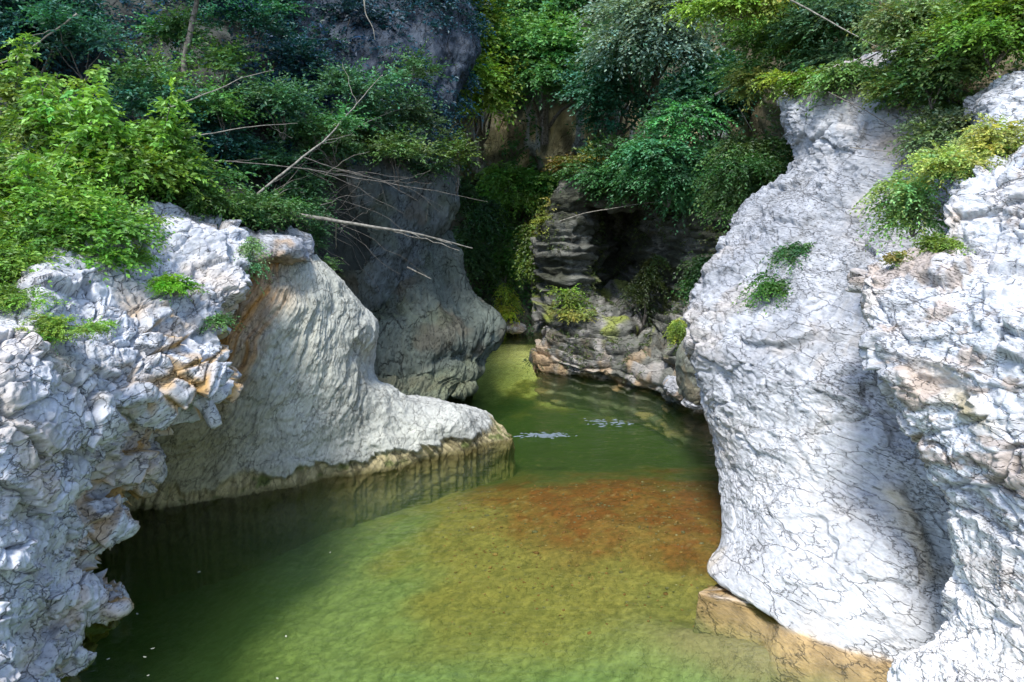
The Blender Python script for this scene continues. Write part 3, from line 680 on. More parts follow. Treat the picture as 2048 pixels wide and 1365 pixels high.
def f_fn(p, n, u, v):
    d, col = pale_fn(.15, .08, .93, 0.0, .45, (1, 1, 2.0), .5, .03)(p, n, u, v)
    up = sstep(2.2, 4.5, p[:, 2])
    smoothm = sstep(3.0, 1.2, p[:, 2])
    swirl = ridged(np.stack([p[:, 0] * 1.5 + p[:, 2] * 1.1 + .5 * fbm(p * .9, 3), p[:, 1] * .8, p[:, 2] * 2.2 - p[:, 0] * 1.2], 1) * 1.3, 4, .55)
    bed = ridged(np.stack([p[:, 0] * .35 + p[:, 2] * .2, p[:, 1] * .35, (p[:, 2] + .55 * p[:, 0]) * 2.6 + .5 * fbm(p * .7, 3)], 1) + 30, 3, .6)
    d = d * (1 - .55 * smoothm) + .05 * swirl * smoothm + .035 * bed
    d = d * sstep(-.2, 1.0, p[:, 2]) + .02 * fbm(p * 4, 3) * (p[:, 2] < .1)
    col = mixc(col, [.24, .25, .27], up * (.5 + .4 * fbm(p * 2.2, 4)))
    col = mixc(col, [.27, .29, .33], sstep(-.1, .35, fbm(p * np.array([.7, .7, .5]) + 91, 4)) * .5)
    col = mixc(col, [.62, .62, .62], smoothm * .4)
    col = mixc(col, LICH, sstep(-.15, -.7, bed) * .45)
    col = mixc(col, LICH, sstep(-.2, -.75, swirl) * smoothm * .5)
    oc = sstep(.2, .5, fbm(p * .8 + 7, 3)) * smoothm * .4
    X, Yp = pix(p); rx_ = np.interp(Yp, [960, 1000, 1100, 1170], [1775, 1795, 1830, 1850]); rib = np.exp(-((X - rx_) / 26) ** 2) * sstep(950, 990, Yp) * sstep(1190, 1150, Yp)
    d = d + .1 * rib - .03 * np.exp(-((X - rx_ - 40) / 26) ** 2) * sstep(950, 990, Yp) * sstep(1200, 1150, Yp)
    col = mixc(col, [.5, .4, .24], rib * .7)
    col = mixc(col, [.4, .44, .42], np.exp(-((X - rx_ - 50) / 40) ** 2) * sstep(930, 990, Yp) * .6)
    brown = np.exp(-((X - 1790) / 45) ** 2 - ((Yp - 290) / 32) ** 2) + np.exp(-((X - 1690) / 110) ** 2 - ((Yp - 160) / 34) ** 2)
    col = mixc(col, [.36, .27, .18], brown * .7)
    col = mixc(col, [.5, .4, .26], oc)
    col = mixc(col, np.array([.4, .28, .14]) * (1 + .5 * fbm(p * 2.5, 4)[:, None]), sstep(.05, -.05, p[:, 2] + .05 * fbm(p * 3, 2)))
    col = mixc(col, [.2, .2, .09], sstep(-.2, -.5, p[:, 2] + .1 * fbm(p * 2, 3)))
    return d, col
rock('rock_wall', 'tall pale grey rock wall rising from the pool on the right, two grass tufts on its face', Fr, 640, 720, M_PALE, f_fn)

# ---- G: near bright rock, lower right
def g_row(s, dr=1.2, wr=1.2, ry=0):
    px, py, d = s
    return [(px + 90, py, d + wr * 2.2), (px + 14, py, d + wr * .7), s, (px + (2100 - px) * .35, py + ry * .3, d - dr * .35), (px + (2100 - px) * .7, py + ry * .6, d - dr * .7), (2150, py + ry, d - dr), (2500, py + ry, d - dr * 1.5), (2900, py + ry, d - dr * 1.6)]
G = [
    [(2250, 260, 12), (2200, 250, 12), (2100, 240, 11.5), (2150, 230, 11), (2300, 220, 10.5), (2500, 200, 10), (2700, 200, 9.5), (3000, 200, 9)],
    [(2140, 300, 11.5), (2080, 290, 10.5), (2030, 290, 9.2), (2070, 285, 8.9), (2150, 280, 8.6), (2300, 280, 8.2), (2500, 280, 7.8), (2900, 280, 7.6)],
    g_row((1965, 345, 8.9), .9), g_row((1888, 410, 8.8), 1.0), g_row((1892, 460, 8.7), 1.0), g_row((1850, 500, 8.7), 1.1),
    g_row((1765, 520, 8.8), 1.3), g_row((1730, 548, 8.7), 1.4), g_row((1724, 600, 8.5), 1.5), g_row((1745, 690, 8.2), 1.5), g_row((1772, 770, 8.0), 1.5),
    g_row((1830, 870, 7.8), 1.4), g_row((1882, 955, 7.6), 1.3), g_row((1897, 1005, 7.45), 1.2), g_row((1902, 1080, 7.3), 1.1), g_row((1914, 1135, 7.15), 1.1), g_row((1896, 1230, 7.0), 1.1, .8),
    g_row((1878, 1278, 6.95), 1.1, .6), g_row((1790, 1325, 7.0), 1.2, .5), g_row((1783, 1370, 6.9), 1.3, .5), g_row((1760, 1450, 6.7), 1.4, .5)]
G.append(sink(G[-1], -2.5))
def g_fn(p, n, u, v):
    d, col = pale_fn(.13, .13, 1.14, 0.12, .75, (1, 1, 1.9), .25, .03)(p, n, u, v)
    c = sstep(2.6, 1.2, p[:, 2])
    col = mixc(col, [.78, .77, .76], c * .8)  # foot of the rock whitened, glare of the sun put into its colour
    X, Yp = pix(p); st = np.exp(-(((X - 1945) + (Yp - 815) * -1.1) / 26) ** 2 - ((Yp - 815) / 45) ** 2)
    col = mixc(col, [.34, .29, .17], st * .9)
    wm = sstep(.12, .35, fbm(np.stack([p[:, 0] * 1.6 + p[:, 2] * .9, p[:, 1], p[:, 2] * 3 - p[:, 0] * 1.5], 1) + 61, 5, .6)) * sstep(1.0, 2.4, p[:, 2])
    col = mixc(col, [.36, .29, .24], wm * .75)
    return d * (1 - .35 * c), col
rock('rock_outcrop', 'bright white fissured rock in the right foreground below a grassy ledge', G, 520, 640, M_PALE, g_fn)
G2 = [
    [(2150, 150, 15), (2020, 160, 14), (2000, 150, 13), (2060, 130, 12), (2200, 110, 11.5), (2500, 100, 11)],
    [(2120, 160, 14), (1975, 200, 13), (1945, 200, 11.4), (2040, 145, 10.8), (2200, 120, 10.4), (2500, 100, 10)],
    [(2120, 260, 13), (1960, 260, 12.6), (1935, 258, 11.2), (2030, 240, 10.4), (2200, 230, 10), (2500, 220, 9.5)],
    [(2120, 320, 13), (1960, 310, 12.6), (1935, 310, 11.2), (2030, 310, 10.2), (2200, 310, 9.8), (2500, 310, 9.3)],
    [(2120, 420, 13), (1940, 420, 12.6), (1900, 420, 11.2), (2030, 420, 10.2), (2200, 420, 9.8), (2500, 420, 9.3)]]
rock('rock_outcrop', 'grey white rock shoulder at the right edge above the grassy ledge', G2, 260, 200, M_PALE, pale_fn(.12, .1, 1.0, .05, .6, lich=.4))

# ============================================================= FOLIAGE
def leaves(o, d, L, nl, size, droop=.35, flat=.75, col=(.08, .17, .03), var=.35, seed=0):
    """o: spray origins (n,3), d: unit directions, L: spray lengths (n,). returns verts, faces, colours"""
    r = np.random.default_rng(seed); n = len(o)
    up = np.array([0, 0, 1.0])
    side = np.cross(d, up); side /= np.linalg.norm(side, axis=1)[:, None] + 1e-6
    t = (np.arange(nl) + .5) / nl
    t = np.tile(t, (n, 1)) + r.uniform(-.04, .04, (n, nl))
    c = o[:, None] + d[:, None] * (L[:, None] * t)[..., None] - up * (droop * L[:, None] * t**2)[..., None]
    sg = np.where(np.arange(nl) % 2 == 0, 1.0, -1.0)
    ld = d[:, None] * .55 + side[:, None] * sg[None, :, None] * (.85 - .5 * t[..., None]) + r.normal(0, .22, (n, nl, 3)) - up * (.25 * droop + .3 * t[..., None] * droop)
    ld /= np.linalg.norm(ld, axis=2)[..., None]
    nm = up * flat + r.normal(0, .42, (n, nl, 3)); nm -= ld * (nm * ld).sum(2)[..., None]; nm /= np.linalg.norm(nm, axis=2)[..., None] + 1e-6
    w = np.cross(ld, nm); s = size * r.uniform(.65, 1.25, (n, nl, 1)) * (1.15 - .35 * t[..., None])
    b = c; tip = c + ld * s - nm * s * .12; m = c + ld * s * .45
    v1 = m + w * s * .27 + nm * s * .07; v2 = m - w * s * .27 + nm * s * .07
    V = np.stack([b, v1, tip, v2], 2).reshape(-1, 3)
    k = n * nl; i = np.arange(k) * 4
    F = np.concatenate([np.stack([i, i + 1, i + 2], 1), np.stack([i, i + 2, i + 3], 1)])
    base = np.asarray(col)
    sv = 1 + var * r.normal(0, .5, (n, 1, 1)) + var * r.normal(0, .45, (n, nl, 1))
    hue = r.normal(0, .5, (n, 1, 1)) * np.array([.35, .05, -.1]) * var * 2
    C = np.clip(base * np.clip(sv, .35, 2) * (1 + hue), .004, .6)
    C = np.repeat(C.reshape(-1, 1, 3), 4, 1).reshape(-1, 3)
    return V, F, C
def tube(pts, rad, sides=6):
    pts = np.asarray(pts); n = len(pts); tn = np.gradient(pts, axis=0); tn /= np.linalg.norm(tn, axis=1)[:, None] + 1e-9
    ref = np.array([.31, .2, .93]); a = np.cross(tn, ref); a /= np.linalg.norm(a, axis=1)[:, None] + 1e-9; b = np.cross(tn, a)
    th = np.arange(sides) / sides * 2 * math.pi
    V = pts[:, None] + (a[:, None] * np.cos(th)[None, :, None] + b[:, None] * np.sin(th)[None, :, None]) * np.asarray(rad)[:, None, None]
    V = V.reshape(-1, 3); F = []
    for i in range(n - 1):
        for j in range(sides):
            k = (j + 1) % sides; F.append((i * sides + j, i * sides + k, (i + 1) * sides + k, (i + 1) * sides + j))
    return V, np.array(F)
def join(parts):
    V = []; F = []; o = 0
    for v, f in parts: V.append(v); F.append(f + o); o += len(v)
    return np.concatenate(V), np.concatenate(F)
def wig(a, b, n=14, amp=.06, sag=0, seed=0):
    r = np.random.default_rng(seed); t = np.linspace(0, 1, n)[:, None]; a = np.asarray(a); b = np.asarray(b); Ln = np.linalg.norm(b - a)
    p = a * (1 - t) + b * t; w_ = np.cumsum(r.normal(0, 1, (n, 3)), 0); w_ -= w_[0] * (1 - t) + w_[-1] * t
    return p + w_ * amp * Ln / n**.5 * .6 - np.array([0, 0, 1]) * sag * Ln * 4 * t * (1 - t)

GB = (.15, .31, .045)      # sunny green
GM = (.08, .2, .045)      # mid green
GT_ = (.022, .095, .085)      # blue green, cool hillside shade included in the leaf colour
GD = (.01, .045, .09)      # deep blue green, hillside shade painted into the leaves
GY_ = (.2, .26, .035)       # yellow green
def plant(name, label, cat, c, r, n, col, size=.075, nl=11, slen=.38, droop=.35, clumps=14, root=None, group=None, stems=5, seed=1, flat=.75, fill=.55, trunk=None, foliage_name='foliage', shoots=0, var=.35, cs=1.0):
    """leafy body made of many leaf sprays held on branches; c centre, r radii (metres)"""
    q = np.random.default_rng(seed); c = np.asarray(c, float); r = np.asarray(r, float)
    root = c - np.array([0, 0, r[2]]) if root is None else np.asarray(root, float)
    e = empty(name, root, label, cat, group)
    cd = q.normal(size=(clumps, 3)); cd /= np.linalg.norm(cd, axis=1)[:, None]
    cc = c + cd * r * q.uniform(.25, 1.0, (clumps, 1)); cr = q.uniform(.16, .46, clumps)[:, None] * r * cs
    k = q.integers(0, clumps, n); dd = q.normal(size=(n, 3)); dd /= np.linalg.norm(dd, axis=1)[:, None]
    o = cc[k] + dd * cr[k] * q.uniform(fill, 1.0, (n, 1)) * [1.15, 1.15, .62]
    dirs = dd * .8 + (o - root) / (np.linalg.norm(o - root, axis=1)[:, None] + 1e-6) * .5 + q.normal(0, .3, (n, 3)); dirs[:, 2] *= .4
    dirs /= np.linalg.norm(dirs, axis=1)[:, None]
    L = slen * q.uniform(.7, 1.6, n)
    v0, f0, c0 = leaves(o - root, dirs, L, nl, size, droop, flat, col, var, seed + 5)
    cm = q.uniform(.6, 1.35, (clumps, 1)) * (1 + q.normal(0, .09, (clumps, 3)) * [1.6, .6, 1.2])
    c0 = np.clip(c0 * np.repeat(cm[k], nl * 4, 0), .004, .7)
    sets = [(v0, f0, c0)]
    wood = []
    for j in range(shoots):    # long arching shoots standing proud of the body
        a = cc[j % max(stems, 1)]; b = a + np.array([q.normal(0, .6), q.normal(0, .4), 1.0]) * r[2] * q.uniform(.8, 1.3)
        pts = wig(a, b, 12, .08, -.06, seed + j); wood.append(tube(pts - root, np.linspace(.012, .004, 12), 4))
        oo = np.repeat(pts[2:], 3, 0) + q.normal(0, .03, (30, 3)); dq = q.normal(0, 1, (30, 3)); dq[:, 2] *= .3; dq /= np.linalg.norm(dq, axis=1)[:, None]
        sets.append(leaves(oo - root, dq, np.full(30, slen * .8), nl, size, droop, flat, np.array(col) * 1.2, var, seed + 50 + j))
    V = []; F = []; C = []; off = 0
    for v, f, cl in sets: V.append(v); F.append(f + off); C.append(cl); off += len(v)
    new_mesh(foliage_name, np.concatenate(V), np.concatenate(F), M_LEAF, np.concatenate(C), e, False)
    for j in range(stems):
        b = cc[j % clumps]; rr = (trunk or .025) * .6
        wood.append(tube(wig(root, b, 10, .12, .03, seed + 90 + j) - root, np.linspace(rr, rr * .25, 10), 5))
    if wood:
        v, f = join(wood); new_mesh('branches', v, f, M_BARK, None, e)
    if trunk:
        v, f = tube(wig(root - np.array([0, 0, .5]), c + np.array([0, 0, r[2] * .3]), 16, .05, 0, seed + 3) - root, np.linspace(trunk, trunk * .35, 16), 8)
        new_mesh('trunk', v, f, M_BARK, None, e)
    return e

def cover(name, label, patches, density, col, size, seed, nl=8, slen=.25, droop=.3, cat='plants', thr=-.1, lift=.05, nsc=.7, var=.4):
    """ground cover scattered over grids; patches = list of (grid, v0, v1, u0, u1)"""
    q = np.random.default_rng(seed); O = []; D = []
    for g, v0, v1, u0, u1 in patches:
        nv, nu = g.shape[:2]; g2 = g[int(v0 * nv):max(int(v1 * nv), 2), int(u0 * nu):max(int(u1 * nu), 2)]
        a = g2[:-1, :-1]; e1 = g2[1:, :-1] - a; e2 = g2[:-1, 1:] - a; cr = np.cross(e1, e2); ar = np.linalg.norm(cr, axis=2)
        w_ = ar.ravel() / ar.sum(); n = int(density * ar.sum()); k = q.choice(len(w_), n, p=w_)
        p = a.reshape(-1, 3)[k] + e1.reshape(-1, 3)[k] * q.random((n, 1)) + e2.reshape(-1, 3)[k] * q.random((n, 1))
        nn = (cr / (ar[..., None] + 1e-9)).reshape(-1, 3)[k]; view = p - [0, 0, CAMZ]
        nn = nn * -np.sign((nn * view).sum(1))[:, None]
        m = fbm(p * nsc + seed, 3) > thr; p, nn = p[m], nn[m]
        O.append(p + nn * lift * q.random((len(p), 1)) * 3); dd = nn * .5 + q.normal(0, .6, (len(p), 3)) + [0, 0, .25]; D.append(dd / np.linalg.norm(dd, axis=1)[:, None])
    O = np.concatenate(O); D = np.concatenate(D)
    L = slen * q.uniform(.6, 1.5, len(O))
    V, F, C = leaves(O, D, L, nl, size, droop, .6, col, var, seed)
    o = new_mesh(name, V, F, M_LEAF, C, None, False); tag(o, label, cat, kind='stuff'); return o
GR = list(o_grid.items())
def grd(prefix, k=0):
    return [g for n_, g in GR if n_.rstrip('0123456789') == prefix][k]

M_PETAL = leaf_mat('pale_leaf', .1)
_a = M_PETAL.node_tree.nodes
for _n in list(_a):
    if _n.type == 'VERTEX_COLOR':
        _r = _a.new('ShaderNodeRGB'); _r.outputs[0].default_value = (.4, .42, .33, 1)
        for _l in list(_n.outputs[0].links): M_PETAL.node_tree.links.new(_r.outputs[0], _l.to_socket)
# ============================================================= PLACEMENT OF PLANTS
def pl(name, label, cat, px, py, d, rx, ry, rd, n, col, **k):
    c = P(px, py, d); sc = d / FPX / CP
    root = k.pop('rootpx', None)
    if root is not None: k['root'] = P(*root)
    k['seed'] = int(px * 7 + py * 3) % 9973
    return plant(name, label, cat, c, (rx * sc, rd, ry * sc), n, col, **k)
SH = 'shrub'
# -- left bank, sunlit, standing on the outcrop
pl('shrub', 'dense bright green shrub at the far left edge above the pale outcrop', SH, 30, 400, 11.3, 150, 130, 1.1, 1250, GB, size=.105, shoots=3, clumps=20)
pl('shrub', 'bright green shrub with tall arching shoots standing on the left outcrop', SH, 215, 320, 12.6, 150, 120, 1.1, 1350, GB, size=.115, shoots=6, clumps=20)
pl('shrub', 'shrub of pale green arching shoots leaning to the upper left corner', SH, 70, 240, 13, 90, 90, .8, 460, (.16, .3, .06), size=.11, shoots=5, clumps=10)
pl('shrub', 'low glossy green shrub spilling over the top of the left outcrop', SH, 110, 470, 10.2, 150, 75, .8, 1350, GB, size=.08, clumps=18)
pl('shrub', 'green shrub hanging beside the pointed grey block on the left outcrop', SH, 235, 450, 10.9, 75, 65, .6, 700, GB, size=.07, clumps=10)
pl('shrub', 'spreading green shrub behind the highest point of the left outcrop', SH, 360, 375, 13.6, 120, 55, .9, 1000, (.075, .18, .035), size=.085, clumps=14)
pl('shrub', 'low green shrub along the ledge left of the long dead log', SH, 500, 415, 14.9, 95, 34, .7, 700, (.06, .16, .04), size=.08, clumps=12)
pl('shrub', 'green shrub at the left edge hanging down to the ivy covered block', SH, 10, 530, 9.3, 75, 55, .6, 700, GB, size=.065, clumps=9)
CU = 'plant'
pl('cushion_plant', 'bright green cushion plant growing in a crack of the left outcrop', CU, 347, 572, 10.3, 38, 20, .2, 420, (.17, .38, .03), size=.035, slen=.12, clumps=9, stems=2, droop=.5)
pl('cushion_plant', 'long yellow green mat of small plants across the left outcrop', CU, 128, 652, 8.2, 92, 26, .3, 800, (.2, .34, .05), size=.028, slen=.1, clumps=22, cs=.55, stems=2)
pl('cushion_plant', 'green mat of small plants at the left edge of the pale outcrop', CU, 30, 605, 8.5, 70, 36, .4, 800, (.15, .32, .04), size=.032, slen=.12, clumps=12, stems=2)
pl('cushion_plant', 'small green cushion above the bright one on the left outcrop', CU, 272, 512, 10.5, 28, 18, .2, 220, GB, size=.035, slen=.12, clumps=6, stems=2)
pl('fern', 'pale green fern drooping beside the dark joint above the orange stain', 'fern', 497, 510, 11.9, 17, 42, .15, 180, (.18, .32, .13), size=.045, slen=.2, clumps=6, stems=2, droop=.9)
pl('fern', 'small green fern on the edge over the orange stained hollow', 'fern', 450, 638, 10.6, 22, 14, .12, 90, (.09, .2, .05), size=.045, slen=.18, clumps=4, stems=2, droop=.6)
pl('creeper', 'small leafy creeper on the shoulder of the fluted rib', 'creeper', 652, 545, 15.3, 30, 42, .2, 200, (.08, .17, .05), size=.04, slen=.16, clumps=8, stems=2)
pl('creeper', 'dark green creeper hanging by the right end of the brown ledge', 'creeper', 632, 470, 16, 28, 50, .3, 260, (.05, .13, .05), size=.05, slen=.2, clumps=8, stems=2)
# -- shaded left hillside, much of its blue shade put into leaf colours
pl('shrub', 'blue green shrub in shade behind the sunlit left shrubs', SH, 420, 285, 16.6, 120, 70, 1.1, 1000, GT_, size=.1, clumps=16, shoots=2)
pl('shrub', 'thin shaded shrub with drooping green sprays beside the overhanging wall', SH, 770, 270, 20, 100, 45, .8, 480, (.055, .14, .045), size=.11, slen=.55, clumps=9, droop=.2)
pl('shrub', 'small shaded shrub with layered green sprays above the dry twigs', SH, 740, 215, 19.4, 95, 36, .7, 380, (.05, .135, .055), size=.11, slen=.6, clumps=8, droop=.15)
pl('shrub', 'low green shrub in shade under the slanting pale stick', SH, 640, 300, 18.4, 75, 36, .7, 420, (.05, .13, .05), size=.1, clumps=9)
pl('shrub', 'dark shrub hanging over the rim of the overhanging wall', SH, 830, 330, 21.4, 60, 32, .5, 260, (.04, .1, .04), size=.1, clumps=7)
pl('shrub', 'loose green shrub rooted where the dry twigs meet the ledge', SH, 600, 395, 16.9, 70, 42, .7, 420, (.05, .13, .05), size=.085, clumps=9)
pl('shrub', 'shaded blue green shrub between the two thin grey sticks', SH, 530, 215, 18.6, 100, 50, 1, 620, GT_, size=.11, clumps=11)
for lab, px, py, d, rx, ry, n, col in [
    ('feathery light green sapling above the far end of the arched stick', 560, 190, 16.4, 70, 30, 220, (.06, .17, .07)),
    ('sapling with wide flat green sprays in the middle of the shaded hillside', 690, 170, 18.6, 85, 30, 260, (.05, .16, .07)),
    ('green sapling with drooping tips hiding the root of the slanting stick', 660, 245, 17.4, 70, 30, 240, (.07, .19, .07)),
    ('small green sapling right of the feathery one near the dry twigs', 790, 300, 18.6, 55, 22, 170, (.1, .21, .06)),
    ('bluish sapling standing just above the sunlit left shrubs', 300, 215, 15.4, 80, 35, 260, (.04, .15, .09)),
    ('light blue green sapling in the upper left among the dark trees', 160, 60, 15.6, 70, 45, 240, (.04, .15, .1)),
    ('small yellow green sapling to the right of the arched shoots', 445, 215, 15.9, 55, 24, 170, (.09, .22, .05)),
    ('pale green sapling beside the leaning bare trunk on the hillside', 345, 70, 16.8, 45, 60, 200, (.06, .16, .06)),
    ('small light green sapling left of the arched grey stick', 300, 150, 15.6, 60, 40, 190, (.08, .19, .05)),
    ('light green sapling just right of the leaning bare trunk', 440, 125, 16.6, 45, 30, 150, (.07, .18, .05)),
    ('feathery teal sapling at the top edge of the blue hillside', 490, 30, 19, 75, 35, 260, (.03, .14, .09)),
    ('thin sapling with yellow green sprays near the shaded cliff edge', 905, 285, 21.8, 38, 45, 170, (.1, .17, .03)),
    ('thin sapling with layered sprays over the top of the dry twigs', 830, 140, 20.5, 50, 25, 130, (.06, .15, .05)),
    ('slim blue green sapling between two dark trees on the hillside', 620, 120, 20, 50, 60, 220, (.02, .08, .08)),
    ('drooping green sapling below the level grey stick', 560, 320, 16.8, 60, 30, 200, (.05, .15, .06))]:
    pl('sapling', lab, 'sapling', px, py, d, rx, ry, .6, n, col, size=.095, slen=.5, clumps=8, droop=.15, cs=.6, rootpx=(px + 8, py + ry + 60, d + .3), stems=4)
TR = 'tree'
def tree(label, px, py, d, rx, ry, rd, n, col, rootpx, trunk=.09, **k):
    return pl('tree', label, TR, px, py, d, rx, ry, rd, n, col, rootpx=rootpx, trunk=trunk, foliage_name='crown', **k)
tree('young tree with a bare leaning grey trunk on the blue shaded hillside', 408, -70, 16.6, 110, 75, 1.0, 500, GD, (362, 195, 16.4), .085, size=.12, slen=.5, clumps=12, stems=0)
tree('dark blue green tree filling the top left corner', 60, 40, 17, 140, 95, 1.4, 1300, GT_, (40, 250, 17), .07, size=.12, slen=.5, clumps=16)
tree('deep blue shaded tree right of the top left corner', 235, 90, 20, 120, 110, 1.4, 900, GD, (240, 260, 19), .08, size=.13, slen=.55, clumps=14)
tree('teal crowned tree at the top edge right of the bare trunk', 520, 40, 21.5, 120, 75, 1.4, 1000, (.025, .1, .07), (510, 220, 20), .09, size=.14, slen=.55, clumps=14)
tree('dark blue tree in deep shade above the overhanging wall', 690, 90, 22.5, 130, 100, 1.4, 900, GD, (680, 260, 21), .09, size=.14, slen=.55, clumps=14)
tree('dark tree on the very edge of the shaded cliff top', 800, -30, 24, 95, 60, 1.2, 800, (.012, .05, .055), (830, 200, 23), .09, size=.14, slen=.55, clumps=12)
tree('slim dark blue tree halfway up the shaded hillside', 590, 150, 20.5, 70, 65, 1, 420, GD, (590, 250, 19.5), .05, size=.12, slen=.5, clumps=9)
# -- back cliff and beyond
tree('tree with sunlit yellow green leaves against the shaded cliff edge', 952, 110, 27.5, 62, 130, 1.3, 1500, (.2, .34, .05), (960, 300, 31), .12, size=.17, slen=.7, clumps=20)  # sunlight on this crown is put into its leaf colour
tree('broad green tree hanging over the brown cliff face', 1085, 115, 29, 130, 80, 1.8, 2200, (.09, .25, .07), (1090, 260, 31), .14, size=.17, slen=.75, clumps=24)
tree('mid green tree at the top edge over the middle of the gorge', 1080, 10, 31, 150, 70, 1.8, 1500, (.07, .23, .09), (1080, 150, 32), .14, size=.18, slen=.75, clumps=20)
tree('grey green tree with pale drooping sprays at the top edge', 1320, 60, 24, 115, 80, 1.5, 1500, (.16, .26, .19), (1300, 220, 27), .12, size=.14, slen=.7, clumps=16, droop=.5)
tree('dark teal tree beside the pale drooping one', 1230, 150, 27, 95, 90, 1.5, 1300, (.045, .15, .085), (1220, 300, 28.5), .12, size=.15, slen=.65, clumps=16)
tree('shaded green tree above the dark rock notch', 1430, 180, 24, 95, 90, 1.4, 1400, (.05, .16, .08), (1420, 330, 24.5), .1, size=.14, slen=.6, clumps=16)
pl('shrub', 'green shrub hanging over the black hollow of the layered rock', SH, 1340, 320, 22.6, 120, 90, 1, 1900, (.08, .24, .09), size=.12, slen=.5, clumps=18, droop=.6)
pl('shrub', 'deep green shrub draped over the shoulder of the pale right wall', SH, 1500, 345, 18.2, 90, 72, .9, 1500, (.075, .16, .04), size=.095, slen=.42, clumps=14, droop=.7)
pl('shrub', 'mid green shrub on top of the rock tower', SH, 1225, 345, 24.2, 65, 48, .8, 700, (.05, .14, .04), size=.12, slen=.45, clumps=10)
pl('shrub', 'yellow green shrub between the brown cliff face and the rock tower', SH, 1160, 335, 25.4, 42, 32, .6, 350, (.17, .2, .04), size=.12, slen=.45, clumps=7)
pl('shrub', 'sunlit yellow shrub on the left corner of the rock tower', SH, 1105, 430, 25, 26, 26, .4, 220, (.22, .24, .04), size=.1, slen=.35, clumps=6)
pl('shrub', 'mossy green shrub below the brown cliff face', SH, 1065, 375, 30, 95, 50, 1, 1100, (.09, .22, .03), size=.15, slen=.55, clumps=14, droop=.8)
pl('shrub', 'hanging green shrub in the dark gap left of the rock tower', SH, 1010, 500, 30, 34, 75, .7, 520, (.06, .14, .02), size=.14, slen=.5, clumps=10, droop=1.)
pl('creeper', 'green creeper trailing down the left side of the rock tower', 'creeper', 1065, 500, 27, 24, 80, .5, 420, (.08, .16, .02), size=.12, slen=.45, clumps=10, droop=1.)
pl('creeper', 'dark creeper on the far wall beside the shaded buttress', 'creeper', 930, 440, 29, 55, 110, .6, 900, (.03, .08, .025), size=.13, slen=.5, clumps=14, droop=1.)
pl('creeper', 'yellow moss streak hanging down to the far end of the pool', 'creeper', 1012, 605, 29.3, 14, 52, .3, 300, (.32, .42, .05), size=.09, slen=.3, clumps=8, droop=1.)
pl('fern', 'yellow green fern growing at the foot of the rock tower', 'fern', 1152, 590, 23.3, 38, 44, .3, 150, (.2, .33, .05), size=.085, slen=.35, clumps=8, droop=.5, cs=.6)
pl('moss', 'yellow moss covering the ledge under the fern', 'moss', 1140, 628, 23.0, 44, 18, .4, 420, (.3, .36, .1), size=.05, slen=.16, clumps=9, stems=1)
pl('moss', 'yellow moss streak running down beside the pale right wall', 'moss', 1357, 655, 20.6, 13, 30, .3, 260, (.28, .38, .06), size=.06, slen=.2, clumps=7, stems=1, droop=1.)
pl('creeper', 'dark hanging creeper on the layered rock right of the black hollow', 'creeper', 1290, 560, 23.6, 40, 90, .4, 420, (.05, .08, .015), size=.08, slen=.4, clumps=14, droop=1., cs=.55)
pl('creeper', 'green creeper in the shadow of the pale right wall', 'creeper', 1400, 560, 18.5, 24, 60, .4, 350, (.03, .09, .02), size=.08, slen=.3, clumps=8, droop=1.)
# -- right bank
pl('shrub', 'green shrub with yellow tips at the top edge right of centre', SH, 1560, 70, 19, 100, 80, 1.1, 1300, (.12, .22, .05), size=.11, slen=.5, clumps=14)
pl('shrub', 'yellow leaved shrub hanging from the top edge', SH, 1480, 10, 17.5, 85, 26, .7, 500, (.19, .3, .05), size=.1, slen=.4, clumps=8)
pl('shrub', 'blue green shrub above the brown earth slope on the right', SH, 1690, 60, 17, 100, 80, 1, 1300, (.09, .2, .09), size=.1, slen=.45, clumps=14)
pl('shrub', 'low yellow green shrub on the crest of the pale right wall', SH, 1615, 158, 15.4, 62, 17, .5, 380, (.16, .27, .03), size=.07, slen=.25, clumps=9)
pl('shrub', 'small yellow green shrub overhanging the dark rock notch', SH, 1510, 165, 18, 42, 26, .5, 260, (.2, .26, .06), size=.09, slen=.35, clumps=6)
pl('shrub', 'large bright green shrub filling the top right corner', SH, 1990, 55, 11.6, 110, 75, .8, 1700, (.14, .29, .04), size=.08, slen=.36, clumps=16)
pl('shrub', 'pale green shrub at the top edge left of the corner shrub', SH, 1840, 40, 13.4, 95, 50, .8, 900, (.24, .33, .12), size=.085, slen=.4, clumps=12)
pl('shrub', 'leafy shrub on the slope between earth and grey shoulder', SH, 1870, 150, 12.6, 70, 62, .7, 900, (.09, .18, .05), size=.08, slen=.36, clumps=12)
pl('shrub', 'bright tufted shrub on the brown earth slope', SH, 1795, 175, 13.2, 40, 35, .4, 380, (.15, .24, .05), size=.075, slen=.3, clumps=7)
pl('shrub', 'light green shrub overhanging the top of the pale right wall below the crooked branch', SH, 1725, 150, 14.4, 75, 26, .5, 420, (.13, .25, .06), size=.08, slen=.34, clumps=10, droop=.8)
pl('shrub', 'thin grey green shrub above the grassy ledge', SH, 1885, 245, 11.8, 55, 50, .5, 480, (.11, .17, .08), size=.07, slen=.32, clumps=9)
pl('shrub', 'pale green shrub in the cleft beside the bright right rock', SH, 1830, 410, 10.0, 66, 62, .4, 560, (.2, .33, .1), size=.055, slen=.27, clumps=14, cs=.6, droop=.8)
pl('grass_tuft', 'dry yellow grass tuft on the ledge at the right edge', 'grass', 1985, 285, 9.7, 48, 34, .4, 600, (.3, .38, .1), size=.05, slen=.25, clumps=9, flat=.2)
pl('grass_tuft', 'yellow green grass tuft along the ledge over the bright right rock', 'grass', 1905, 330, 9.6, 62, 28, .4, 620, (.3, .38, .1), size=.045, slen=.24, clumps=10, flat=.3)
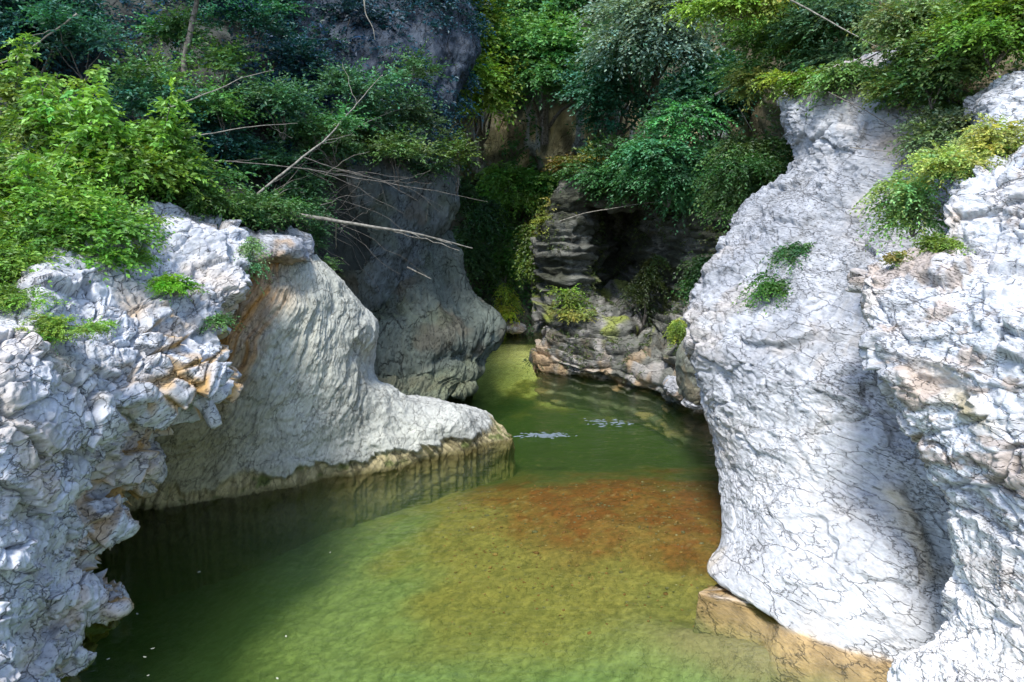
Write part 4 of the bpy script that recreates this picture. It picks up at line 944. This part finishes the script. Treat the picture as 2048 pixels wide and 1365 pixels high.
pl('grass_tuft', 'small green grass tuft in the notch of the bright right rock', 'grass', 1866, 487, 8.6, 32, 15, .2, 260, (.16, .24, .04), size=.04, slen=.15, clumps=6, flat=.3)
pl('grass_tuft', 'tiny yellow grass tuft on the top edge of the bright right rock', 'grass', 1805, 516, 8.7, 17, 8, .12, 90, (.26, .28, .06), size=.035, slen=.1, clumps=4, flat=.3)
pl('grass_tuft', 'upper green tuft growing on the face of the pale right wall', 'grass', 1588, 500, 12.7, 40, 30, .25, 240, (.07, .19, .05), size=.055, slen=.3, clumps=9, flat=.3, droop=1., cs=.6)
pl('grass_tuft', 'lower green tuft growing on the face of the pale right wall', 'grass', 1552, 574, 12.3, 50, 24, .25, 230, (.08, .21, .03), size=.055, slen=.3, clumps=9, flat=.3, droop=1., cs=.6)

# -- ground cover that nobody could count
LG = loft(LEFT_ROWS, 120, 120); RG = loft(RIGHT_ROWS, 120, 120)
cover('hanging_plants', 'green leafy cover between the trees over the top of the back cliff', [(loft([CL[0], CL[1], CL[2]], 60, 60), .1, 1, .1, .95)], 15, (.045, .14, .055), .17, 9, slen=.6, droop=.6, thr=-.45, lift=.25)
AG = grd('rock_outcrop', 0); BCG = grd('back_cliff'); EG = grd('layered_rock')
cover('undergrowth', 'dark blue green undergrowth covering the shaded left hillside', [(LG, .12, .75, .2, .98)], 22, (.012, .055, .085), .13, 3, slen=.45, thr=-.15, lift=.15)  # undergrowth takes the blue shade of the slope in its leaf colour
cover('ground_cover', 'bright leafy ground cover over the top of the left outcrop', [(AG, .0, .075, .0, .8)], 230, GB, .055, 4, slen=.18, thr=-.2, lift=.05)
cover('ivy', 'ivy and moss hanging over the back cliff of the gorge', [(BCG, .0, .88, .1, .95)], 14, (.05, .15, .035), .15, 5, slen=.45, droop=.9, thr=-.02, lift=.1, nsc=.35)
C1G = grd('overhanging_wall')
cover('hanging_plants', 'deep blue green plants hanging over the upper part of the overhanging wall', [(C1G, .0, .5, .0, .97)], 34, (.014, .065, .1), .12, 8, slen=.45, droop=.8, thr=-.22, lift=.12)  # leaf colour holds the blue shade over the wall
cover('undergrowth', 'patchy leafy undergrowth on the slope above the pale right wall', [(RG, .0, .7, .0, 1)], 22, (.08, .14, .05), .12, 6, slen=.4, thr=-.05, lift=.1)
cover('moss', 'patches of moss and small ferns on the layered rock bank', [(EG, .0, .78, .1, 1)], 26, (.06, .09, .02), .07, 7, slen=.22, droop=.8, thr=.12, lift=.04, nsc=.8, cat='moss')

# -- dead branches
def stick(label, pts, r0, r1, seed, side=3, m=None, name='dead_branch', cat='branch', amp=.03, ext=None):
    pts = [P(*q) for q in pts]; base = pts[0].copy()
    main = resample(np.array(pts), 30); q = np.random.default_rng(seed)
    L = np.linalg.norm(main[-1] - main[0]); nz = np.cumsum(q.normal(0, 1, (30, 3)), 0); nz -= np.linspace(0, 1, 30)[:, None] * nz[-1]
    main = main + nz * amp * L * .045
    rr = np.linspace(r0 * .72, r1 * .55, 30); parts = [tube(main - base, rr, 7)]
    for j in range(side):
        k = q.integers(6, 27); dr = main[min(k + 2, 29)] - main[k - 2]; dr /= np.linalg.norm(dr)
        dr = dr + q.normal(0, .45, 3); dr /= np.linalg.norm(dr); Ls = L * q.uniform(.08, .28)
        s = wig(main[k], main[k] + dr * Ls, 9, .1, 0, seed + j); parts.append(tube(s - base, np.linspace(rr[k] * .55, r1 * .4, 9), 5))
    v, f = join(parts); o = new_mesh(name, v, f, m or M_DEAD); o.location = base.tolist(); tag(o, label, cat); return o
stick('long pale dead log reaching out over the pool from the brown ledge', [(548, 424, 14.7), (640, 438, 14.9), (720, 452, 15.1), (800, 464, 15.3), (860, 475, 15.5), (945, 497, 15.8)], .062, .018, 1, 4)
stick('pale slanting stick rising from the ledge into the shaded shrubs', [(505, 398, 14.8), (560, 352, 15.2), (610, 312, 15.6), (650, 280, 16), (700, 225, 17), (765, 150, 18)], .035, .01, 2, 3)
stick('grey arched stick above the sunlit left shrubs', [(335, 218, 14.6), (400, 192, 15), (440, 178, 15.2), (490, 155, 15.5), (548, 141, 15.8)], .022, .008, 3, 1)
stick('thin grey stick lying level under the arched one', [(338, 282, 14.4), (420, 268, 14.7), (500, 254, 15), (595, 247, 15.4)], .02, .008, 4, 1)
stick('long thin stem arching right across the overhanging wall', [(250, 330, 14.5), (450, 322, 15), (640, 342, 16), (800, 372, 17), (975, 404, 18)], .02, .006, 5, 4, M_TWIG)
stick('thin forked stem crossing the overhanging wall toward the gap', [(600, 312, 15.8), (680, 340, 16.5), (760, 362, 17.2), (830, 385, 17.8), (880, 425, 18.2)], .018, .005, 6, 5, M_TWIG)
stick('short broken stick against the shaded buttress', [(815, 535, 18.6), (838, 546, 18.4), (862, 558, 18.2)], .03, .012, 7, 0)
stick('pale stick leaning in the top left corner', [(155, 28, 15), (100, 70, 15), (45, 108, 15), (-20, 135, 15)], .028, .014, 8, 1)
stick('thin curved stick on the dark hillside near the cliff edge', [(728, 0, 21), (732, 30, 21), (745, 55, 21), (750, 80, 21)], .03, .012, 9, 1)
stick('leafless twig branch under the layered green sprays', [(630, 285, 17.5), (700, 262, 18), (780, 225, 18.8), (850, 205, 19.3)], .02, .006, 10, 4, M_TWIG)
stick('straight pale stem slanting down to the brown earth slope', [(1580, 0, 15.4), (1650, 35, 15), (1720, 75, 14.6), (1790, 112, 14.2)], .022, .014, 11, 0, M_DEAD)
stick('dark crooked branch lying on the brown earth slope', [(1660, 158, 14.9), (1700, 135, 14.6), (1745, 112, 14.3), (1800, 85, 14.0)], .035, .012, 12, 4, M_BARK)
stick('thin dark twig arching over the upper face of the pale right wall', [(1655, 185, 14.2), (1730, 222, 13.5), (1790, 262, 12.9), (1830, 305, 12.3)], .014, .006, 13, 2, M_BARK)
stick('level thin twig below the arching one on the pale right wall', [(1700, 295, 13.1), (1770, 303, 12.7), (1850, 308, 12.2)], .012, .006, 14, 1, M_TWIG)
stick('pale twig stretching across the top of the black hollow', [(1120, 443, 23.6), (1180, 425, 23.3), (1240, 415, 23), (1325, 402, 22.7)], .025, .008, 15, 2)
stick('pale dead branch on the brink left of the pale right wall', [(1430, 190, 19), (1465, 172, 18.8), (1500, 158, 18.6)], .045, .02, 16, 2)
stick('thin white stem on the dark rock notch', [(1478, 215, 18.5), (1492, 240, 18.5), (1505, 262, 18.5)], .018, .01, 17, 0)
def tangle():
    q = np.random.default_rng(77); parts = []; base = P(690, 395, 17)
    for k in range(42):
        a = P(q.uniform(545, 700), q.uniform(330, 470), q.uniform(15.8, 17.5)); b = a + np.array([q.normal(.9, .8), q.uniform(0, 1.4), q.normal(-.3, .6)])
        parts.append(tube(wig(a, b, 9, .12, -.05, 300 + k) - base, np.linspace(.008, .003, 9) * q.uniform(.5, 1.3), 4))
    v, f = join(parts); o = new_mesh('dry_brush', v, f, M_TWIG); o.location = base.tolist()
    tag(o, 'tangle of dry grey twigs hanging in front of the overhanging wall', 'brush')
tangle()
# -- small leaves floating on the pool
proto = None
for k, (px, py) in enumerate([(275, 1228), (305, 1297), (290, 1314), (216, 1318), (296, 1351), (572, 1273), (555, 1357), (660, 1105), (398, 1144)]):
    q = random.Random(k); c = W(px, py, .012)
    if proto is None:
        th = np.linspace(0, 2 * math.pi, 13)[:-1]; v = [[.034 * math.cos(a), .016 * math.sin(a) * (1 + .3 * math.cos(a)), .002 * math.cos(2 * a)] for a in th]
        v2 = [[x * .98, y * .98, z - .002] for x, y, z in v]
        f = [[i, (i + 1) % 12, 12 + (i + 1) % 12, 12 + i] for i in range(12)] + [[0, i, i + 1, i + 1] for i in []]
        me = bpy.data.meshes.new('floating_leaf'); me.from_pydata(v + v2, [], f + [list(range(12))] + [list(range(23, 11, -1))]); me.materials.append(M_PETAL)
        proto = bpy.data.objects.new('floating_leaf', me); o = proto
    else: o = proto.copy()
    COL.objects.link(o); o.location = c.tolist(); o.rotation_euler = (0, 0, q.uniform(0, 3)); s_ = q.uniform(.4, .7); o.scale = (s_, s_, 1)
    tag(o, ['tiny pale leaf floating alone on the dark pool, just right of the lowest lobe', 'tiny leaf floating on the pool, brightest of the four near the bottom left', 'tiny leaf floating just below the brightest one near the bottom left', 'tiny leaf floating closest to the foot of the left outcrop',
        'tiny leaf floating lowest in the dark left corner of the pool', 'tiny pale leaf floating alone near the lower middle of the pool', 'tiny pale leaf floating at the bottom edge of the pool', 'tiny pale leaf floating over the gold brown shallows', 'tiny leaf floating in the dark water highest above the others on the left'][k], 'leaf', 'tiny pale leaves floating on the pool')

def foam_and_glint():  # flecks stand in for sky glints on the ripples as well as foam
    q = np.random.default_rng(5); V = []; F = []
    for cx, cy, rx, ry, n in [(1090, 872, 52, 5, 120), (1215, 847, 50, 8, 45), (1390, 800, 50, 12, 60)]:
        for _ in range(n):
            c = W(cx + q.normal(0, .45) * rx, cy + q.normal(0, .45) * ry, .05); k = 7; th = np.arange(k) / k * 2 * math.pi + q.random()
            r = q.uniform(.006, .024) * q.uniform(.6, 1.3, k); b = len(V)
            V += [[c[0] + r[i] * 3.6 * math.cos(th[i]), c[1] + r[i] * math.sin(th[i]), c[2] + .01 * q.random()] for i in range(k)] + [[c[0], c[1], c[2] + .02]]
            F += [[b + i, b + (i + 1) % k, b + k] for i in range(k)]
    m = leaf_mat('foam_and_glint', .2)
    o = new_mesh('foam_and_glint', np.array(V), np.array(F), m, np.tile([.15, .19, .23], (len(V), 1))); tag(o, 'pale flecks of foam and sky glint where the stream riffles over the shallows', 'foam_and_glint', kind='stuff')
foam_and_glint()

def pebbles():
    q = np.random.default_rng(8); ico = bmesh_ico(); V = []; F = []; C = []; off = 0
    for _ in range(2600):
        px, py = q.uniform(880, 1460), q.uniform(905, 1160)
        if q.random() > math.exp(-((py - 960) / 110) ** 2): continue
        r = q.uniform(.008, .026) * (1 if q.random() < .96 else 1.8); c = W(px, py, 0)
        v = ico[0] * np.array([r * q.uniform(.8, 1.5), r * q.uniform(.8, 1.3), r * q.uniform(.35, .6)]) * (1 + q.normal(0, .08, (len(ico[0]), 1)))
        a = q.uniform(0, 6.28); v = np.stack([v[:, 0] * math.cos(a) - v[:, 1] * math.sin(a), v[:, 0] * math.sin(a) + v[:, 1] * math.cos(a), v[:, 2]], 1)
        hit = BED(c[0], c[1]); V.append(v + [c[0], c[1], hit + r * .2]); F.append(ico[1] + off); off += len(v)
        base = [np.array([.5, .42, .28]), np.array([.3, .12, .05]), np.array([.22, .18, .12]), np.array([.35, .2, .08])][q.choice(4, p=[.04, .42, .2, .34])]
        C.append(np.tile(base * q.uniform(.6, 1.15), (len(v), 1)))
    o = new_mesh('pebbles', np.concatenate(V), np.concatenate(F), M_BED, np.concatenate(C)); tag(o, 'red brown and pale pebbles lying on the shallow gravel bar under the water', 'pebbles', kind='stuff')
def bmesh_ico():
    import bmesh
    bm = bmesh.new(); bmesh.ops.create_icosphere(bm, subdivisions=1, radius=1); v = np.array([x.co[:] for x in bm.verts]); f = np.array([[x.index for x in fc.verts] for fc in bm.faces]); bm.free(); return v, f
_bo = bpy.data.objects['riverbed'].data; _bz = np.zeros(len(_bo.vertices) * 3); _bo.vertices.foreach_get('co', _bz); _bz = _bz.reshape(560, 460, 3)[..., 2]
def BED(x, y):
    return _bz[int(np.clip((y - 3) / 37 * 559, 0, 559)), int(np.clip((x + 16) / 32 * 459, 0, 459))]
pebbles()
